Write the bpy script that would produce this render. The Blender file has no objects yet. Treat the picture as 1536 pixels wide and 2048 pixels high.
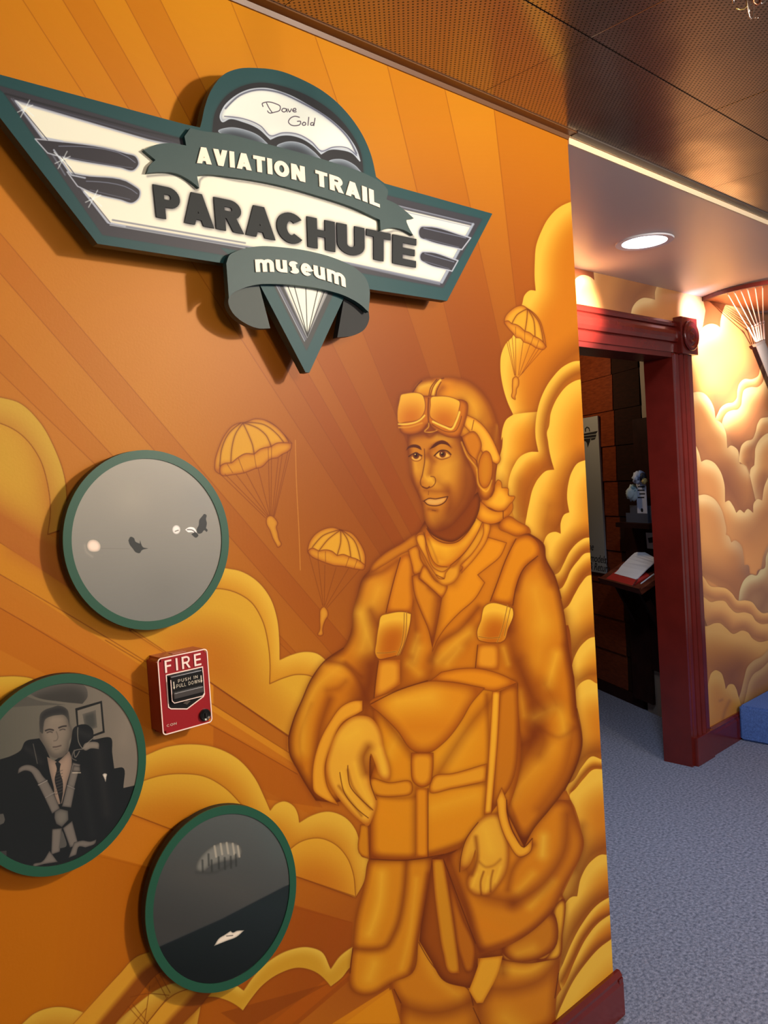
import bpy, bmesh, math, random
import numpy as np
from mathutils import Vector, Matrix
# ---------------------------------------------------------------- camera, world, lights, exposure
FPX, CX, CY, H, D = 1640.0, 768.0, 1024.0, 1.58, 1.30
YAW, PITCH, ROLL = 0.82062997, -0.0370864, 0.06374044
def _axes():
    F = np.array([math.cos(YAW)*math.cos(PITCH), math.sin(YAW)*math.cos(PITCH), math.sin(PITCH)])
    R = np.cross(F, [0, 0, 1]); R /= np.linalg.norm(R); Dn = np.cross(F, R)
    return np.array([math.cos(ROLL)*R+math.sin(ROLL)*Dn, -math.sin(ROLL)*R+math.cos(ROLL)*Dn, F])
AX = _axes(); O = np.array([0, 0, H])
scene = bpy.context.scene
coll = scene.collection
cam_d = bpy.data.cameras.new('camera'); cam = bpy.data.objects.new('camera', cam_d); coll.objects.link(cam)
cam_d.sensor_fit = 'HORIZONTAL'; cam_d.sensor_width = 36; cam_d.lens = 36*FPX/1536; cam_d.clip_start = .02
m = Matrix.Identity(4)
for i in range(3):
    m[i][0], m[i][1], m[i][2], m[i][3] = AX[0][i], -AX[1][i], -AX[2][i], O[i]
cam.matrix_world = m
scene.camera = cam
scene.view_settings.view_transform = 'Standard'; scene.view_settings.look = 'None'
scene.view_settings.exposure = 0.0; scene.view_settings.gamma = 1; scene.view_settings.use_curve_mapping = False
w = bpy.data.worlds.new('world'); scene.world = w; w.use_nodes = True
w.node_tree.nodes['Background'].inputs[0].default_value = (.62, .5, .5, 1)
w.node_tree.nodes['Background'].inputs[1].default_value = .38
def area(name, loc, to, size, power, colr, shape='DISK', size_y=None, spread=None):
    l = bpy.data.lights.new(name, 'AREA'); l.shape = shape; l.size = size; l.energy = power; l.color = colr
    if size_y: l.size_y = size_y
    if spread: l.spread = math.radians(spread)
    o = bpy.data.objects.new(name, l); coll.objects.link(o); o.location = loc
    o.rotation_euler = (Vector(to)-Vector(loc)).to_track_quat('-Z', 'Y').to_euler(); return o
def spot(name, loc, to, ang, power, colr, blend=.6, rad=.03):
    l = bpy.data.lights.new(name, 'SPOT'); l.spot_size = math.radians(ang); l.spot_blend = blend; l.energy = power; l.color = colr; l.shadow_soft_size = rad
    o = bpy.data.objects.new(name, l); coll.objects.link(o); o.location = loc
    o.rotation_euler = (Vector(to)-Vector(loc)).to_track_quat('-Z', 'Y').to_euler(); return o
area('key_lamp', (2.15, -.75, 2.4), (1.0, 1.3, 1.4), .15, 52, (1, .84, .62))
area('added_fill', (.3, -2.2, 2.3), (1.2, 1.3, 1.1), .7, 38, (1, .82, .62))  # added unseen fill behind the camera, lifts the left of the mural
area('window_light', (2.3, -1.6, 1.75), (1.2, 1.3, 1.5), 1.0, 5, (1, .84, .9))
area('floor_daylight', (2.6, -1.2, 2.3), (3.4, 1.4, 0), .8, 34, (.74, .8, 1))
spot('spot_right', (3.7, .75, 2.40), (4.60, 2.05, 2.12), 30, 1100, (1, .84, .7), blend=1)
spot('spot_left', (2.85, 1.05, 2.28), (3.15, 2.05, 2.27), 22, 800, (1, .82, .7), blend=1)
spot('added_wash', (3.6, .6, 2.35), (4.7, 2.05, 1.45), 50, 150, (1, .82, .68), blend=1)  # added wide spot with no fixture, brightens the lower cloud wall
spot('spot_cool', (3.95, 1.42, 2.33), (4.22, 2.05, 2.36), 24, 330, (.5, .56, 1), blend=1)
area('downlight_lamp', (3.08, 1.67, 2.43), (3.08, 1.67, 0), .2, 18, (.66, .78, 1), spread=150)
area('inner_room_lamp', (4.35, 3.5, 2.35), (4.8, 2.9, 1.9), .15, 4.5, (1, .7, .4))
# ---------------------------------------------------------------- pixel rays of the survey photograph -> points on real planes
def ray(q): return np.array([(q[0]-CX)/FPX, (q[1]-CY)/FPX, 1])@AX
def on_y(q, y): d = ray(q); return O+d*(y/d[1])
def on_z(q, z): d = ray(q); return O+d*((z-H)/d[2])
def on_p(q, P, n): d = ray(q); P = np.array(P, float); n = np.array(n, float); return O+d*(((P-O)@n)/(d@n))
def proj(Pw):
    v = (Pw-O)@AX.T
    return CX+FPX*v[..., 0]/v[..., 2], CY+FPX*v[..., 1]/v[..., 2]
def lin(c):
    c = np.asarray(c, float)/255.; return np.where(c <= .04045, c/12.92, ((c+.055)/1.055)**2.4)
LAMP = np.array([1.03, .86, .79])
def warp(c, y, x0, x1, z0, z1, ppm, name, lamp=LAMP, pw=1.1):
    """resample a painted canvas on to the world plane y, as a colour map in metres"""
    W = int((x1-x0)*ppm); Hh = int((z1-z0)*ppm)
    xs = x0+(np.arange(W)+.5)/ppm; out = np.ones((Hh, W, 4), np.float32)
    for r0 in range(0, Hh, 256):
        zs = z0+(np.arange(r0, min(Hh, r0+256))+.5)/ppm
        Pw = np.empty((len(zs), W, 3)); Pw[..., 0] = xs[None]; Pw[..., 1] = y; Pw[..., 2] = zs[:, None]
        px, py = proj(Pw)
        u = np.clip((px-c.x0)*c.sc-.5, 0, c.W-1.01); v = np.clip((py-c.y0)*c.sc-.5, 0, c.H-1.01)
        i = u.astype(int); j = v.astype(int); fu = (u-i)[..., None]; fv = (v-j)[..., None]
        a = c.a
        out[r0:r0+len(zs), :, :3] = (a[j, i]*(1-fu)+a[j, i+1]*fu)*(1-fv)+(a[j+1, i]*(1-fu)+a[j+1, i+1]*fu)*fv
    rgb = np.clip(out[..., :3], 0, 1)
    rgb = np.where(rgb <= .04045, rgb/12.92, ((rgb+.055)/1.055)**2.4)**pw/lamp.astype(np.float32)*.92
    rgb = np.clip(rgb, 0, 1); out[..., :3] = np.where(rgb <= .0031308, rgb*12.92, 1.055*rgb**(1/2.4)-.055)
    im = bpy.data.images.new(name, W, Hh); im.pixels.foreach_set(out.ravel()); im.update(); im.pack()
    return im
# ---------------------------------------------------------------- helpers
def mat(name, c, rough=.5, metal=0, noise=0, nscale=20, bump=0, bscale=60, coat=0, emit=None, es=0, stretch=None, c2=None, coords='Object', spec=None):
    """procedural principled material; c in display values 0..255"""
    mt = bpy.data.materials.new(name); mt.use_nodes = True; nt = mt.node_tree; b = nt.nodes['Principled BSDF']
    L = lin(c); b.inputs['Base Color'].default_value = (*L, 1); b.inputs['Roughness'].default_value = rough; b.inputs['Metallic'].default_value = metal
    if spec is not None: b.inputs['Specular IOR Level'].default_value = spec
    if coat: b.inputs['Coat Weight'].default_value = coat; b.inputs['Coat Roughness'].default_value = .15
    if emit is not None: b.inputs['Emission Color'].default_value = (*emit, 1); b.inputs['Emission Strength'].default_value = es
    if noise or bump:
        tc = nt.nodes.new('ShaderNodeTexCoord'); mp = nt.nodes.new('ShaderNodeMapping'); nt.links.new(tc.outputs[coords], mp.inputs[0])
        if stretch: mp.inputs['Scale'].default_value = stretch
    if noise:
        n = nt.nodes.new('ShaderNodeTexNoise'); n.inputs['Scale'].default_value = nscale; n.inputs['Detail'].default_value = 6; nt.links.new(mp.outputs[0], n.inputs[0])
        mx = nt.nodes.new('ShaderNodeMix'); mx.data_type = 'RGBA'
        mr = nt.nodes.new('ShaderNodeMapRange'); mr.inputs[1].default_value = .3; mr.inputs[2].default_value = .7; nt.links.new(n.outputs['Fac'], mr.inputs[0]); nt.links.new(mr.outputs[0], mx.inputs[0])
        A = lin(c2) if c2 is not None else L*(1-noise)
        mx.inputs[6].default_value = (*A, 1); mx.inputs[7].default_value = (*(L if c2 is not None else np.clip(L*(1+noise), 0, 1)), 1)
        nt.links.new(mx.outputs[2], b.inputs['Base Color'])
    if bump:
        n2 = nt.nodes.new('ShaderNodeTexNoise'); n2.inputs['Scale'].default_value = bscale; n2.inputs['Detail'].default_value = 4; nt.links.new(mp.outputs[0], n2.inputs[0])
        bp = nt.nodes.new('ShaderNodeBump'); bp.inputs['Strength'].default_value = bump; bp.inputs['Distance'].default_value = .004; nt.links.new(n2.outputs['Fac'], bp.inputs['Height']); nt.links.new(bp.outputs[0], b.inputs['Normal'])
    return mt
def image_mat(name, im, rough=.35, bump=.0, spec=.5):
    mt = bpy.data.materials.new(name); mt.use_nodes = True; nt = mt.node_tree; b = nt.nodes['Principled BSDF']
    t = nt.nodes.new('ShaderNodeTexImage'); t.image = im; t.extension = 'EXTEND'; nt.links.new(t.outputs[0], b.inputs['Base Color'])
    b.inputs['Roughness'].default_value = rough; b.inputs['Specular IOR Level'].default_value = spec
    if bump:
        n2 = nt.nodes.new('ShaderNodeTexNoise'); n2.inputs['Scale'].default_value = 220; tc = nt.nodes.new('ShaderNodeTexCoord'); nt.links.new(tc.outputs['Object'], n2.inputs[0])
        bp = nt.nodes.new('ShaderNodeBump'); bp.inputs['Strength'].default_value = bump; bp.inputs['Distance'].default_value = .001; nt.links.new(n2.outputs['Fac'], bp.inputs['Height']); nt.links.new(bp.outputs[0], b.inputs['Normal'])
    return mt
def uv_xz(me, x0, x1, z0, z1):
    uv = me.uv_layers.new(name='UVMap'); co = [v.co for v in me.vertices]
    for l in me.loops: p = co[l.vertex_index]; uv.data[l.index].uv = ((p.x-x0)/(x1-x0), (p.z-z0)/(z1-z0))
def link(name, me, mt=None, parent=None, kind=None, smooth=False):
    o = bpy.data.objects.new(name, me); coll.objects.link(o)
    if mt: me.materials.append(mt)
    if parent is not None: o.parent = parent
    if kind: o['kind'] = kind
    if smooth:
        for p in me.polygons: p.use_smooth = True
    return o
def bm_obj(name, bm, mt=None, parent=None, kind=None, smooth=False):
    bmesh.ops.recalc_face_normals(bm, faces=bm.faces)
    me = bpy.data.meshes.new(name); bm.to_mesh(me); bm.free(); return link(name, me, mt, parent, kind, smooth)
def add_box(bm, a, b, rot=None):
    v = [Vector((x, y, z)) for x in (a[0], b[0]) for y in (a[1], b[1]) for z in (a[2], b[2])]
    if rot: v = [rot@p for p in v]
    V = [bm.verts.new(p) for p in v]
    for f in ((0, 1, 3, 2), (4, 6, 7, 5), (0, 4, 5, 1), (2, 3, 7, 6), (0, 2, 6, 4), (1, 5, 7, 3)): bm.faces.new([V[i] for i in f])
    return V
def box(name, a, b, mt, parent=None, kind=None, bev=0):
    bm = bmesh.new(); add_box(bm, a, b)
    if bev: bmesh.ops.bevel(bm, geom=bm.edges[:], offset=bev, segments=2, affect='EDGES', profile=.6)
    return bm_obj(name, bm, mt, parent, kind)
def slab(bm, pts, d):
    """prism: polygon pts (3D, planar) extruded by vector d"""
    A = [bm.verts.new(Vector(p)) for p in pts]; B = [bm.verts.new(Vector(p)+Vector(d)) for p in pts]
    n = len(A)
    for i in range(n): bm.faces.new((A[i], A[(i+1) % n], B[(i+1) % n], B[i]))
    from mathutils.geometry import tessellate_polygon
    tri = tessellate_polygon([[Vector(p) for p in pts]])
    for t in tri:
        if len(set(t)) == 3:
            try: bm.faces.new([A[i] for i in t]); bm.faces.new([B[i] for i in reversed(t)])
            except ValueError: pass
def tube(bm, pts, r, seg=8):
    P = [Vector(p) for p in pts]; rings = []
    for i, p in enumerate(P):
        t = (P[min(i+1, len(P)-1)]-P[max(i-1, 0)]).normalized()
        a = t.orthogonal().normalized() if i == 0 else (rings_a - t*rings_a.dot(t)).normalized()
        rings_a = a; b = t.cross(a)
        rr = r[i] if isinstance(r, (list, tuple)) else r
        rings.append([bm.verts.new(p+(a*math.cos(k*2*math.pi/seg)+b*math.sin(k*2*math.pi/seg))*rr) for k in range(seg)])
    for i in range(len(rings)-1):
        for k in range(seg): bm.faces.new((rings[i][k], rings[i][(k+1) % seg], rings[i+1][(k+1) % seg], rings[i+1][k]))
    bm.faces.new(rings[0][::-1]); bm.faces.new(rings[-1])
def lathe(bm, prof, cen, axis='y', seg=32):
    """prof: (radius, height) list; revolved about an axis through cen"""
    rings = []
    for r, h in prof:
        ring = []
        for k in range(seg):
            a = 2*math.pi*k/seg; u, v = r*math.cos(a), r*math.sin(a)
            p = (u, h, v) if axis == 'y' else (u, v, h)
            ring.append(bm.verts.new(Vector(cen)+Vector(p)))
        rings.append(ring)
    for i in range(len(rings)-1):
        for k in range(seg): bm.faces.new((rings[i][k], rings[i][(k+1) % seg], rings[i+1][(k+1) % seg], rings[i+1][k]))
    if prof[0][0] > 1e-5: bm.faces.new(rings[0][::-1])
    if prof[-1][0] > 1e-5: bm.faces.new(rings[-1])
def thing(name, label, cat, loc, group=None):
    o = bpy.data.objects.new(name, None); coll.objects.link(o); o.location = loc; o['label'] = label; o['category'] = cat
    o.empty_display_size = .05
    if group: o['group'] = group
    bpy.context.view_layer.update(); return o
def adopt(par, kids):
    """world-built meshes become parts of a thing whose origin stands at its base"""
    inv = Matrix.Translation(-par.location)
    for k in kids:
        k.data.transform(inv) if k.parent is None or k.parent == par else None
        k.parent = par
def tag(o, label, cat, group=None):
    o['label'] = label; o['category'] = cat
    if group: o['group'] = group
def recentre(root):
    """after building in world metres with the root at the origin, put the root's origin at its true base"""
    L = Vector(root['_at']); del root['_at']
    def walk(o):
        for c in o.children:
            if c.type == 'MESH' and not c.get('_moved'): c.data.transform(Matrix.Translation(-L)); c['_moved'] = 1
            walk(c)
    bpy.context.view_layer.update(); walk(root); root.location = L
    def clean(o):
        for c in o.children:
            if '_moved' in c: del c['_moved']
            clean(c)
    clean(root)
def root(name, label, cat, at, group=None):
    o = thing(name, label, cat, (0, 0, 0), group); o['_at'] = [float(v) for v in at]; return o
# ---------------------------------------------------------------- numpy painter (flat artwork for the wall, sign and photo discs)
FR = {'U':(0,0,1),'F':(720,720,3.657),'B':(540,1180,2.194),'L':(540,1600,2.021),'A':(0,780,2.477),'G':(0,1280,2.477),
      'Q':(420,820,4.453),'P':(980,600,9.308),'W':(0,1340,4.877),'S':(0,0,2.0),'T':(400,100,2.56),'R':(1376,600,4.45),
      'Z':(1366,1040,4.094),'D':(1136,560,3.7925),'N':(420,1100,3.103),'V':(0,1780,2.194),'K':(960,380,4.096),
      'J':(980,860,4.096),'M':(1060,1340,2.893),'H':(700,1040,3.2),'X':(280,1270,9.306),'C':(1140,520,5.908)}
def toks(s):
    fr = FR['U']; out = []; cor = []
    for t in s.split():
        if t[-1] == ':': fr = FR[t[:-1]]; continue
        c = t[-1] == '*'
        if c: t = t[:-1]
        x, y = t.split(','); out.append((fr[0]+float(x)/fr[2], fr[1]+float(y)/fr[2])); cor.append(c)
    return np.array(out, float), cor
def curve(s, closed=True, n=7):
    P, cor = toks(s); N = len(P); out = []
    segs = N if closed else N-1
    for i in range(segs):
        p1, p2 = P[i], P[(i+1) % N]
        p0 = P[i-1] if (closed or i > 0) else p1
        p3 = P[(i+2) % N] if (closed or i+2 < N) else p2
        L = np.linalg.norm(p2-p1)+1e-9
        def tan(a, b, c):
            la = np.linalg.norm(b-a)+1e-9; lb = np.linalg.norm(c-b)+1e-9
            d = (b-a)/la*lb/(la+lb)+(c-b)/lb*la/(la+lb)
            return d
        m1 = (p2-p1) if cor[i] else tan(p0, p1, p2)*L
        m2 = (p2-p1) if cor[(i+1) % N] else tan(p1, p2, p3)*L
        for k in range(n):
            t = k/n
            out.append((2*t**3-3*t*t+1)*p1+(t**3-2*t*t+t)*m1+(-2*t**3+3*t*t)*p2+(t**3-t*t)*m2)
    if not closed: out.append(P[-1])
    return np.array(out)
def box1(a, r, ax):
    if r < 1: return a
    a = np.moveaxis(a, ax, 0); n = a.shape[0]
    p = np.concatenate([np.repeat(a[:1], r+1, 0), a, np.repeat(a[-1:], r, 0)], 0)
    c = np.cumsum(p, 0, dtype=np.float32)
    return np.moveaxis((c[2*r+1:2*r+1+n]-c[:n])/(2*r+1), 0, ax)
def blur(a, r):
    k = max(0, int(round(r*.5)))
    if k < 1: return a
    for _ in range(3): a = box1(box1(a, k, 0), k, 1)
    return a
def col(c): return np.array(c, np.float32)/255.
class Canvas:
    def __init__(s, x0, y0, x1, y1, sc, base):
        s.x0, s.y0, s.sc = x0, y0, sc
        s.W = int((x1-x0)*sc); s.H = int((y1-y0)*sc)
        s.a = np.empty((s.H, s.W, 3), np.float32); s.a[:] = col(base); s.clipm = None
    def pts(s, path, closed=True):
        p = curve(path, closed) if isinstance(path, str) else np.asarray(path, float)
        return (p-[s.x0, s.y0])*s.sc
    def mask(s, path, pad=2):
        P = s.pts(path)
        x0 = max(0, int(P[:, 0].min())-pad); x1 = min(s.W, int(P[:, 0].max())+pad+2)
        y0 = max(0, int(P[:, 1].min())-pad); y1 = min(s.H, int(P[:, 1].max())+pad+2)
        if x1 <= x0+1 or y1 <= y0+1: return None
        w, h, SS = x1-x0, y1-y0, 4
        acc = np.zeros((h*SS, w+2), np.float32)
        Q = np.roll(P, -1, 0)
        for (ax, ay), (bx, by) in zip((P-[x0, y0]).tolist(), (Q-[x0, y0]).tolist()):
            if ay == by: continue
            sg = 1.
            if ay > by: ax, ay, bx, by = bx, by, ax, ay; sg = -1.
            i0 = max(0, int(math.ceil(ay*SS-.5))); i1 = min(h*SS-1, int(math.ceil(by*SS-.5))-1)
            if i1 < i0: continue
            ii = np.arange(i0, i1+1); yy = (ii+.5)/SS
            xx = np.clip(ax+(bx-ax)*(yy-ay)/(by-ay), 0, w)
            f = np.floor(xx).astype(int); fr = xx-f
            np.add.at(acc, (ii, f), sg*(1-fr)); np.add.at(acc, (ii, f+1), sg*fr)
        m = np.clip(np.abs(np.cumsum(acc, 1)), 0, 1)[:, :w].reshape(h, SS, w).mean(1)
        return m, (x0, y0, x1, y1)
    def apply(s, m, bb, c, a=1.):
        x0, y0, x1, y1 = bb
        if s.clipm is not None: m = m*s.clipm[y0:y1, x0:x1]
        v = s.a[y0:y1, x0:x1]; m = (m*a)[..., None]
        v += (c-v)*m
    def clip(s, path=None):
        s.clipm = None
        if path is None: return
        r = s.mask(path)
        if r: s.clipm = np.zeros((s.H, s.W), np.float32); m, (x0, y0, x1, y1) = r; s.clipm[y0:y1, x0:x1] = m
    def shape(s, path, c0, c1=None, r=30, d=(0, 0), mode='cloud', halo=0, hr=10, line=0, lw=1.6, a=1., hc=(120, 50, 14), lc=(140, 66, 20), g=1.):
        pad = int((r+hr+20)*s.sc)
        q = s.mask(path, pad)
        if q is None: return
        m, bb = q
        if halo: s.apply(np.clip(blur(m, hr*s.sc), 0, 1), bb, col(hc), halo)
        if c1 is None: C = col(c0)
        else:
            b = blur(m, r*s.sc)
            dx, dy = int(d[0]*r*s.sc), int(d[1]*r*s.sc)
            if dx or dy: b = np.roll(np.roll(b, dy, 0), dx, 1)
            t = 1-b if mode == 'cloud' else np.clip(2*b-1, 0, 1)
            t = np.clip(t*g, 0, 1)[..., None]; C = col(c1)*(1-t)+col(c0)*t
        s.apply(m, bb, C, a)
        if line: s.line(path, lw, lc, line, closed=True)
    def line(s, path, w, c, a=1., bl=.7, closed=False):
        P = s.pts(path, closed); w2 = w*s.sc/2; bl = bl*s.sc
        if closed: P = np.vstack([P, P[:1]])
        pad = w2+bl+2
        x0 = max(0, int(P[:, 0].min()-pad)); x1 = min(s.W, int(P[:, 0].max()+pad)+1)
        y0 = max(0, int(P[:, 1].min()-pad)); y1 = min(s.H, int(P[:, 1].max()+pad)+1)
        if x1 <= x0 or y1 <= y0: return
        D = np.full((y1-y0, x1-x0), 1e9, np.float32)
        for (ax, ay), (bx, by) in zip(P[:-1].tolist(), P[1:].tolist()):
            u0 = max(x0, int(min(ax, bx)-pad)); u1 = min(x1, int(max(ax, bx)+pad)+1)
            v0 = max(y0, int(min(ay, by)-pad)); v1 = min(y1, int(max(ay, by)+pad)+1)
            if u1 <= u0 or v1 <= v0: continue
            X = np.arange(u0, u1, dtype=np.float32)[None]; Y = np.arange(v0, v1, dtype=np.float32)[:, None]
            dx, dy = bx-ax, by-ay; L = dx*dx+dy*dy+1e-9
            t = np.clip(((X-ax)*dx+(Y-ay)*dy)/L, 0, 1)
            d2 = (X-ax-t*dx)**2+(Y-ay-t*dy)**2
            V = D[v0-y0:v1-y0, u0-x0:u1-x0]; np.minimum(V, d2, out=V)
        D = np.sqrt(D); t = np.clip((w2+bl-D)/(2*bl+1e-6), 0, 1); t = t*t*(3-2*t)
        s.apply(t, (x0, y0, x1, y1), col(c), a)
    def soft(s, path, w, c, a=.5):            # airbrush stroke
        s.line(path, w*.15, c, a, bl=w*.5)
    def grad(s, path, p0, p1, c0, c1, a=1.):
        q = s.mask(path)
        if q is None: return
        m, (x0, y0, x1, y1) = q
        p0 = (np.array(p0)-[s.x0, s.y0])*s.sc; p1 = (np.array(p1)-[s.x0, s.y0])*s.sc; d = p1-p0
        t = ((np.arange(x0, x1)[None]-p0[0])*d[0]+(np.arange(y0, y1)[:, None]-p0[1])*d[1])/(d@d)
        t = np.clip(t, 0, 1).astype(np.float32)[..., None]
        s.apply(m, (x0, y0, x1, y1), col(c0)*(1-t)+col(c1)*t, a)
def ell(cx, cy, rx, ry, rot=0, n=40):
    t = np.linspace(0, 2*math.pi, n, endpoint=False); c, s_ = math.cos(math.radians(rot)), math.sin(math.radians(rot))
    x, y = rx*np.cos(t), ry*np.sin(t)
    return np.c_[cx+c*x-s_*y, cy+s_*x+c*y]
# ---------------------------------------------------------------- the mural on the near wall
LT=(240,178,70); OR=(224,136,30); MD=(205,112,22); BR=(172,88,22); DK=(146,70,18); DD=(112,46,12)
def paint_mural():
    c = Canvas(-420, -420, 1290, 2420, 1.3, (214, 124, 34))
    X = (np.arange(c.W)[None]/c.sc+c.x0).astype(np.float32); Y = (np.arange(c.H)[:, None]/c.sc+c.y0).astype(np.float32)
    t = np.clip((np.sqrt(((X-960)/1.05)**2+((Y-1010)/1.15)**2)-190)/470, 0, 1)
    t2 = np.clip((np.sqrt(((X-800)/1.3)**2+(Y-1900)**2)-60)/380, 0, 1)
    t = (t*(.35+.65*t2))[..., None]; t = t*t*(3-2*t)*.55+t*.45
    top = np.clip((520-Y)/620, 0, 1)[..., None]*np.clip((X+300)/700,0,1)[...,None]
    pk = np.exp(-(((X-300)/420)**2+((Y-820)/420)**2))[..., None]  # pinkish gloss glow on the wall, painted into the mural colour
    far = col((212, 124, 34))*(1-top)+col((232, 150, 30))*top
    far = far*(1-pk*.8)+col((214, 134, 58))*pk*.8
    c.a[:] = col((158, 78, 22))*(1-t)+far*t
    # rays (edges fan out behind the pilot)
    rays = [(0,745,192,931),(0,670,226,913),(0,547,629,1269),(0,467,636,1215),(45,0,734,1069),(125,0,740,1013),(187,0,740,964),(250,0,740,917),(320,0,730,820),(460,0,763,760),(627,65,850,725),(773,127,923,760),(888,174,985,620),(987,215,1035,640)]
    cen = np.array([1128., 1640.])
    def ext(r):
        a = np.array(r[:2], float); b = np.array(r[2:], float); d = (b-a)/np.linalg.norm(b-a)
        return a-d*900, b+d*(np.linalg.norm(cen-b)*.9)
    tint = [(-1,.12),(1,.1),(-1,.14),(1,.12),(1,.05),(-1,.16),(1,.12),(-1,.2),(1,.1),(-1,.02),(1,.12),(-1,.06),(1,.14),(-1,.2)]
    E_ = [ext(r) for r in rays]+[(np.array([1300.,-200.]),np.array([1135.,700.]))]
    for i in range(len(rays)):
        (a0, b0), (a1, b1) = E_[i], E_[i+1]
        sg, al = tint[i]
        c.shape(np.array([a0, b0, b1, a1]), (238,160,44) if sg > 0 else (186,92,20), a=al)
        c.line(np.array([a0, b0]), 1.3, (150,74,22), .5)
    # bands in the lower left
    def band(p, cc, a): c.shape(p, cc, a=a)
    band("-400,820* 0,1085* 262,1258* 700,1560* 700,1600* 0,1149* -400,900*", (228,150,44), .6)
    band("-400,1000* 0,1216* 300,1381* 600,1543* 640,1640* 0,1300*", (196,104,20), .35)
    band("N: 20,820* 480,1155* 480,1250* 20,960*", (176,92,26), .6)
    band("N: 20,1090* 560,1400* 700,1600* 20,1500*", (170,84,22), .35)
    for l in ("-400,850 0,1085 262,1258 430,1372 577,1474","-400,930 0,1149 262,1305 426,1409 577,1505","-400,1000 0,1216 290,1385 423,1451 594,1548","210,1280 283,1324","-400,1560 0,1560 186,1600 260,1627 355,1663",
              "-400,1650 186,1710 307,1740 580,1813 703,1845","582,1748 703,1793"):
        c.line(l, 1.4, (140,66,20), .7)
    c.grad("-420,1690* 186,1705* 580,1808* 705,1845* 700,1960* 560,2080* -420,2420*", (100,1900), (600,1950), (200,112,14), (170,84,20), .8)
    # upper left cloud
    c.shape("A: -900,30* 0,35 90,60 190,150 270,290 320,440 330,570 322,690* 235,715* -200,600*", (226,168,72), (212,140,56), r=30, d=(-.5,1.1), halo=.18, hr=6, line=.5)
    c.shape("A: -900,170* 0,165 90,210 190,330 235,470 248,600 235,715* 330,760* 370,1000* 0,755* -900,200*", (226,162,62), (202,118,46), r=60, d=(.2,-.8), mode='round', halo=.12, hr=5)
    c.line("A: -100,150 0,165 90,210 190,330 235,470 248,600 235,715* 320,685", 1.4, (140,66,20), .7)
    c.soft("A: 60,800 200,880 330,960", 60, (196,108,44), .6)
    # mid cloud
    c.shape("N: -500,300* 0,90 87,109 190,130 290,190 370,290 415,420 430,560 432,680* 500,650 590,630 660,640 720,685 760,900* 490,1155* 0,820* -500,500*", LT, (222,146,44), r=26, d=(-.5,.9), halo=.22, hr=6, line=.55)
    c.shape("N: -500,500* -20,245 60,240 150,260 250,320 320,430 360,590 370,700 368,830* 450,795 540,772 640,790 700,900* 490,1155* 0,820* -500,480*", (230,164,56), (204,120,34), r=90, d=(-.1,.55), halo=.2, hr=5, line=.7, g=1.5)
    c.soft("A: 1050,1290 700,1200 900,1420", 90, (214,128,34), .5)
    # left edge cloud
    c.shape("G: -900,250* -100,185 0,180 80,178 160,190 300,320* 0,700* -900,700*", (228,170,66), (214,136,40), r=30, d=(0,1), halo=.15, hr=5, line=.6)
    # middle cloud
    c.shape("G: 400,700* 720,570 820,530 940,515 1060,530 1180,590 1260,680 1310,780 N: 372,1615* 400,1580 460,1558 520,1590 545,1640 553,1690* 620,1650 740,1622 840,1660 905,1740 930,1830 940,1900 985,1920 L: 395,250 380,330 345,395* 80,300* G: 880,950* 645,860* 400,800*", (234,172,66), (212,132,38), r=34, d=(-.3,1), halo=.3, hr=7, line=.5)
    c.shape("G: 400,900* 700,700 800,670 900,662 1010,675 1110,730 1190,810 1260,900 1100,1000* 880,950* 645,860*", (230,166,60), (208,124,34), r=50, d=(-.2,.8), halo=.22, hr=6, line=.6)
    c.shape("N: 440,1900 490,1860 560,1810 680,1788 780,1830 850,1910 885,2000 L: 345,390* 80,300* 0,250*", (230,160,54), (206,120,32), r=45, d=(-.1,.9), halo=.28, hr=7, line=.6)
    # brown rays bottom right of the lower band
    for p, cc, a in (("L: 0,905* 330,640* 330,700* 90,905*",(196,100,18),.5),("L: 250,905* 480,760* 530,905*",(222,134,26),.9),("L: 300,905* 490,765* 528,905*",(226,140,26),.9),("L: -200,860* 240,740* 330,640* 330,690* -100,930*",(148,72,18),.5)):
        c.shape(p, cc, a=a)
    # lower band cloud
    c.shape("V: 850,400 915,395 980,400 1040,420 1068,440* 1110,380 1180,310 1270,262 1350,250 1410,270 1450,345* 1490,290 1560,240 1700,180* 1700,270* 1600,300 1536,340 1500,385 1450,425* 1430,400 1390,365 1310,342 1230,365 1150,420 1100,480 1065,530* 1040,510 980,480 915,470 850,500", (234,178,78), (214,150,48), r=12, d=(-.3,.8), halo=.3, hr=6, line=.5)
    c.shape("V: -200,760* 90,590 150,540 240,512 310,518 400,560 420,700* 400,900*", (226,168,68), (210,140,48), r=26, d=(0,.8), halo=.2, line=.6)
    c.shape("V: 480,620* 530,560 600,500 700,430 780,405 860,420 860,640* 700,900*", (228,170,72), (206,136,44), r=26, d=(0,.8), halo=.2, line=.4)
    # aircraft booms and wires
    c.shape("V: 100,830* 320,588 400,500 520,370 600,290 650,272 760,260 780,330 700,360 600,470 500,588 300,830*", (224,152,52), (160,84,24), r=26, d=(-.6,-.5), mode='round', halo=.15, line=.7, g=1.6)
    c.line("V: 150,760 360,560 540,390 660,300", 12, (224,148,52), .5, bl=9)
    c.soft("V: 330,780 500,600 610,480 720,370", 16, (130,62,18), .4)
    c.shape("V: 420,830* 640,588 760,460 860,420 900,400 950,400 900,480 800,588 600,830*", (224,152,52), (160,84,24), r=26, d=(-.6,-.5), mode='round', halo=.15, line=.7, g=1.6)
    c.soft("V: 640,790 800,600 890,490", 14, (130,62,18), .4)
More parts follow.
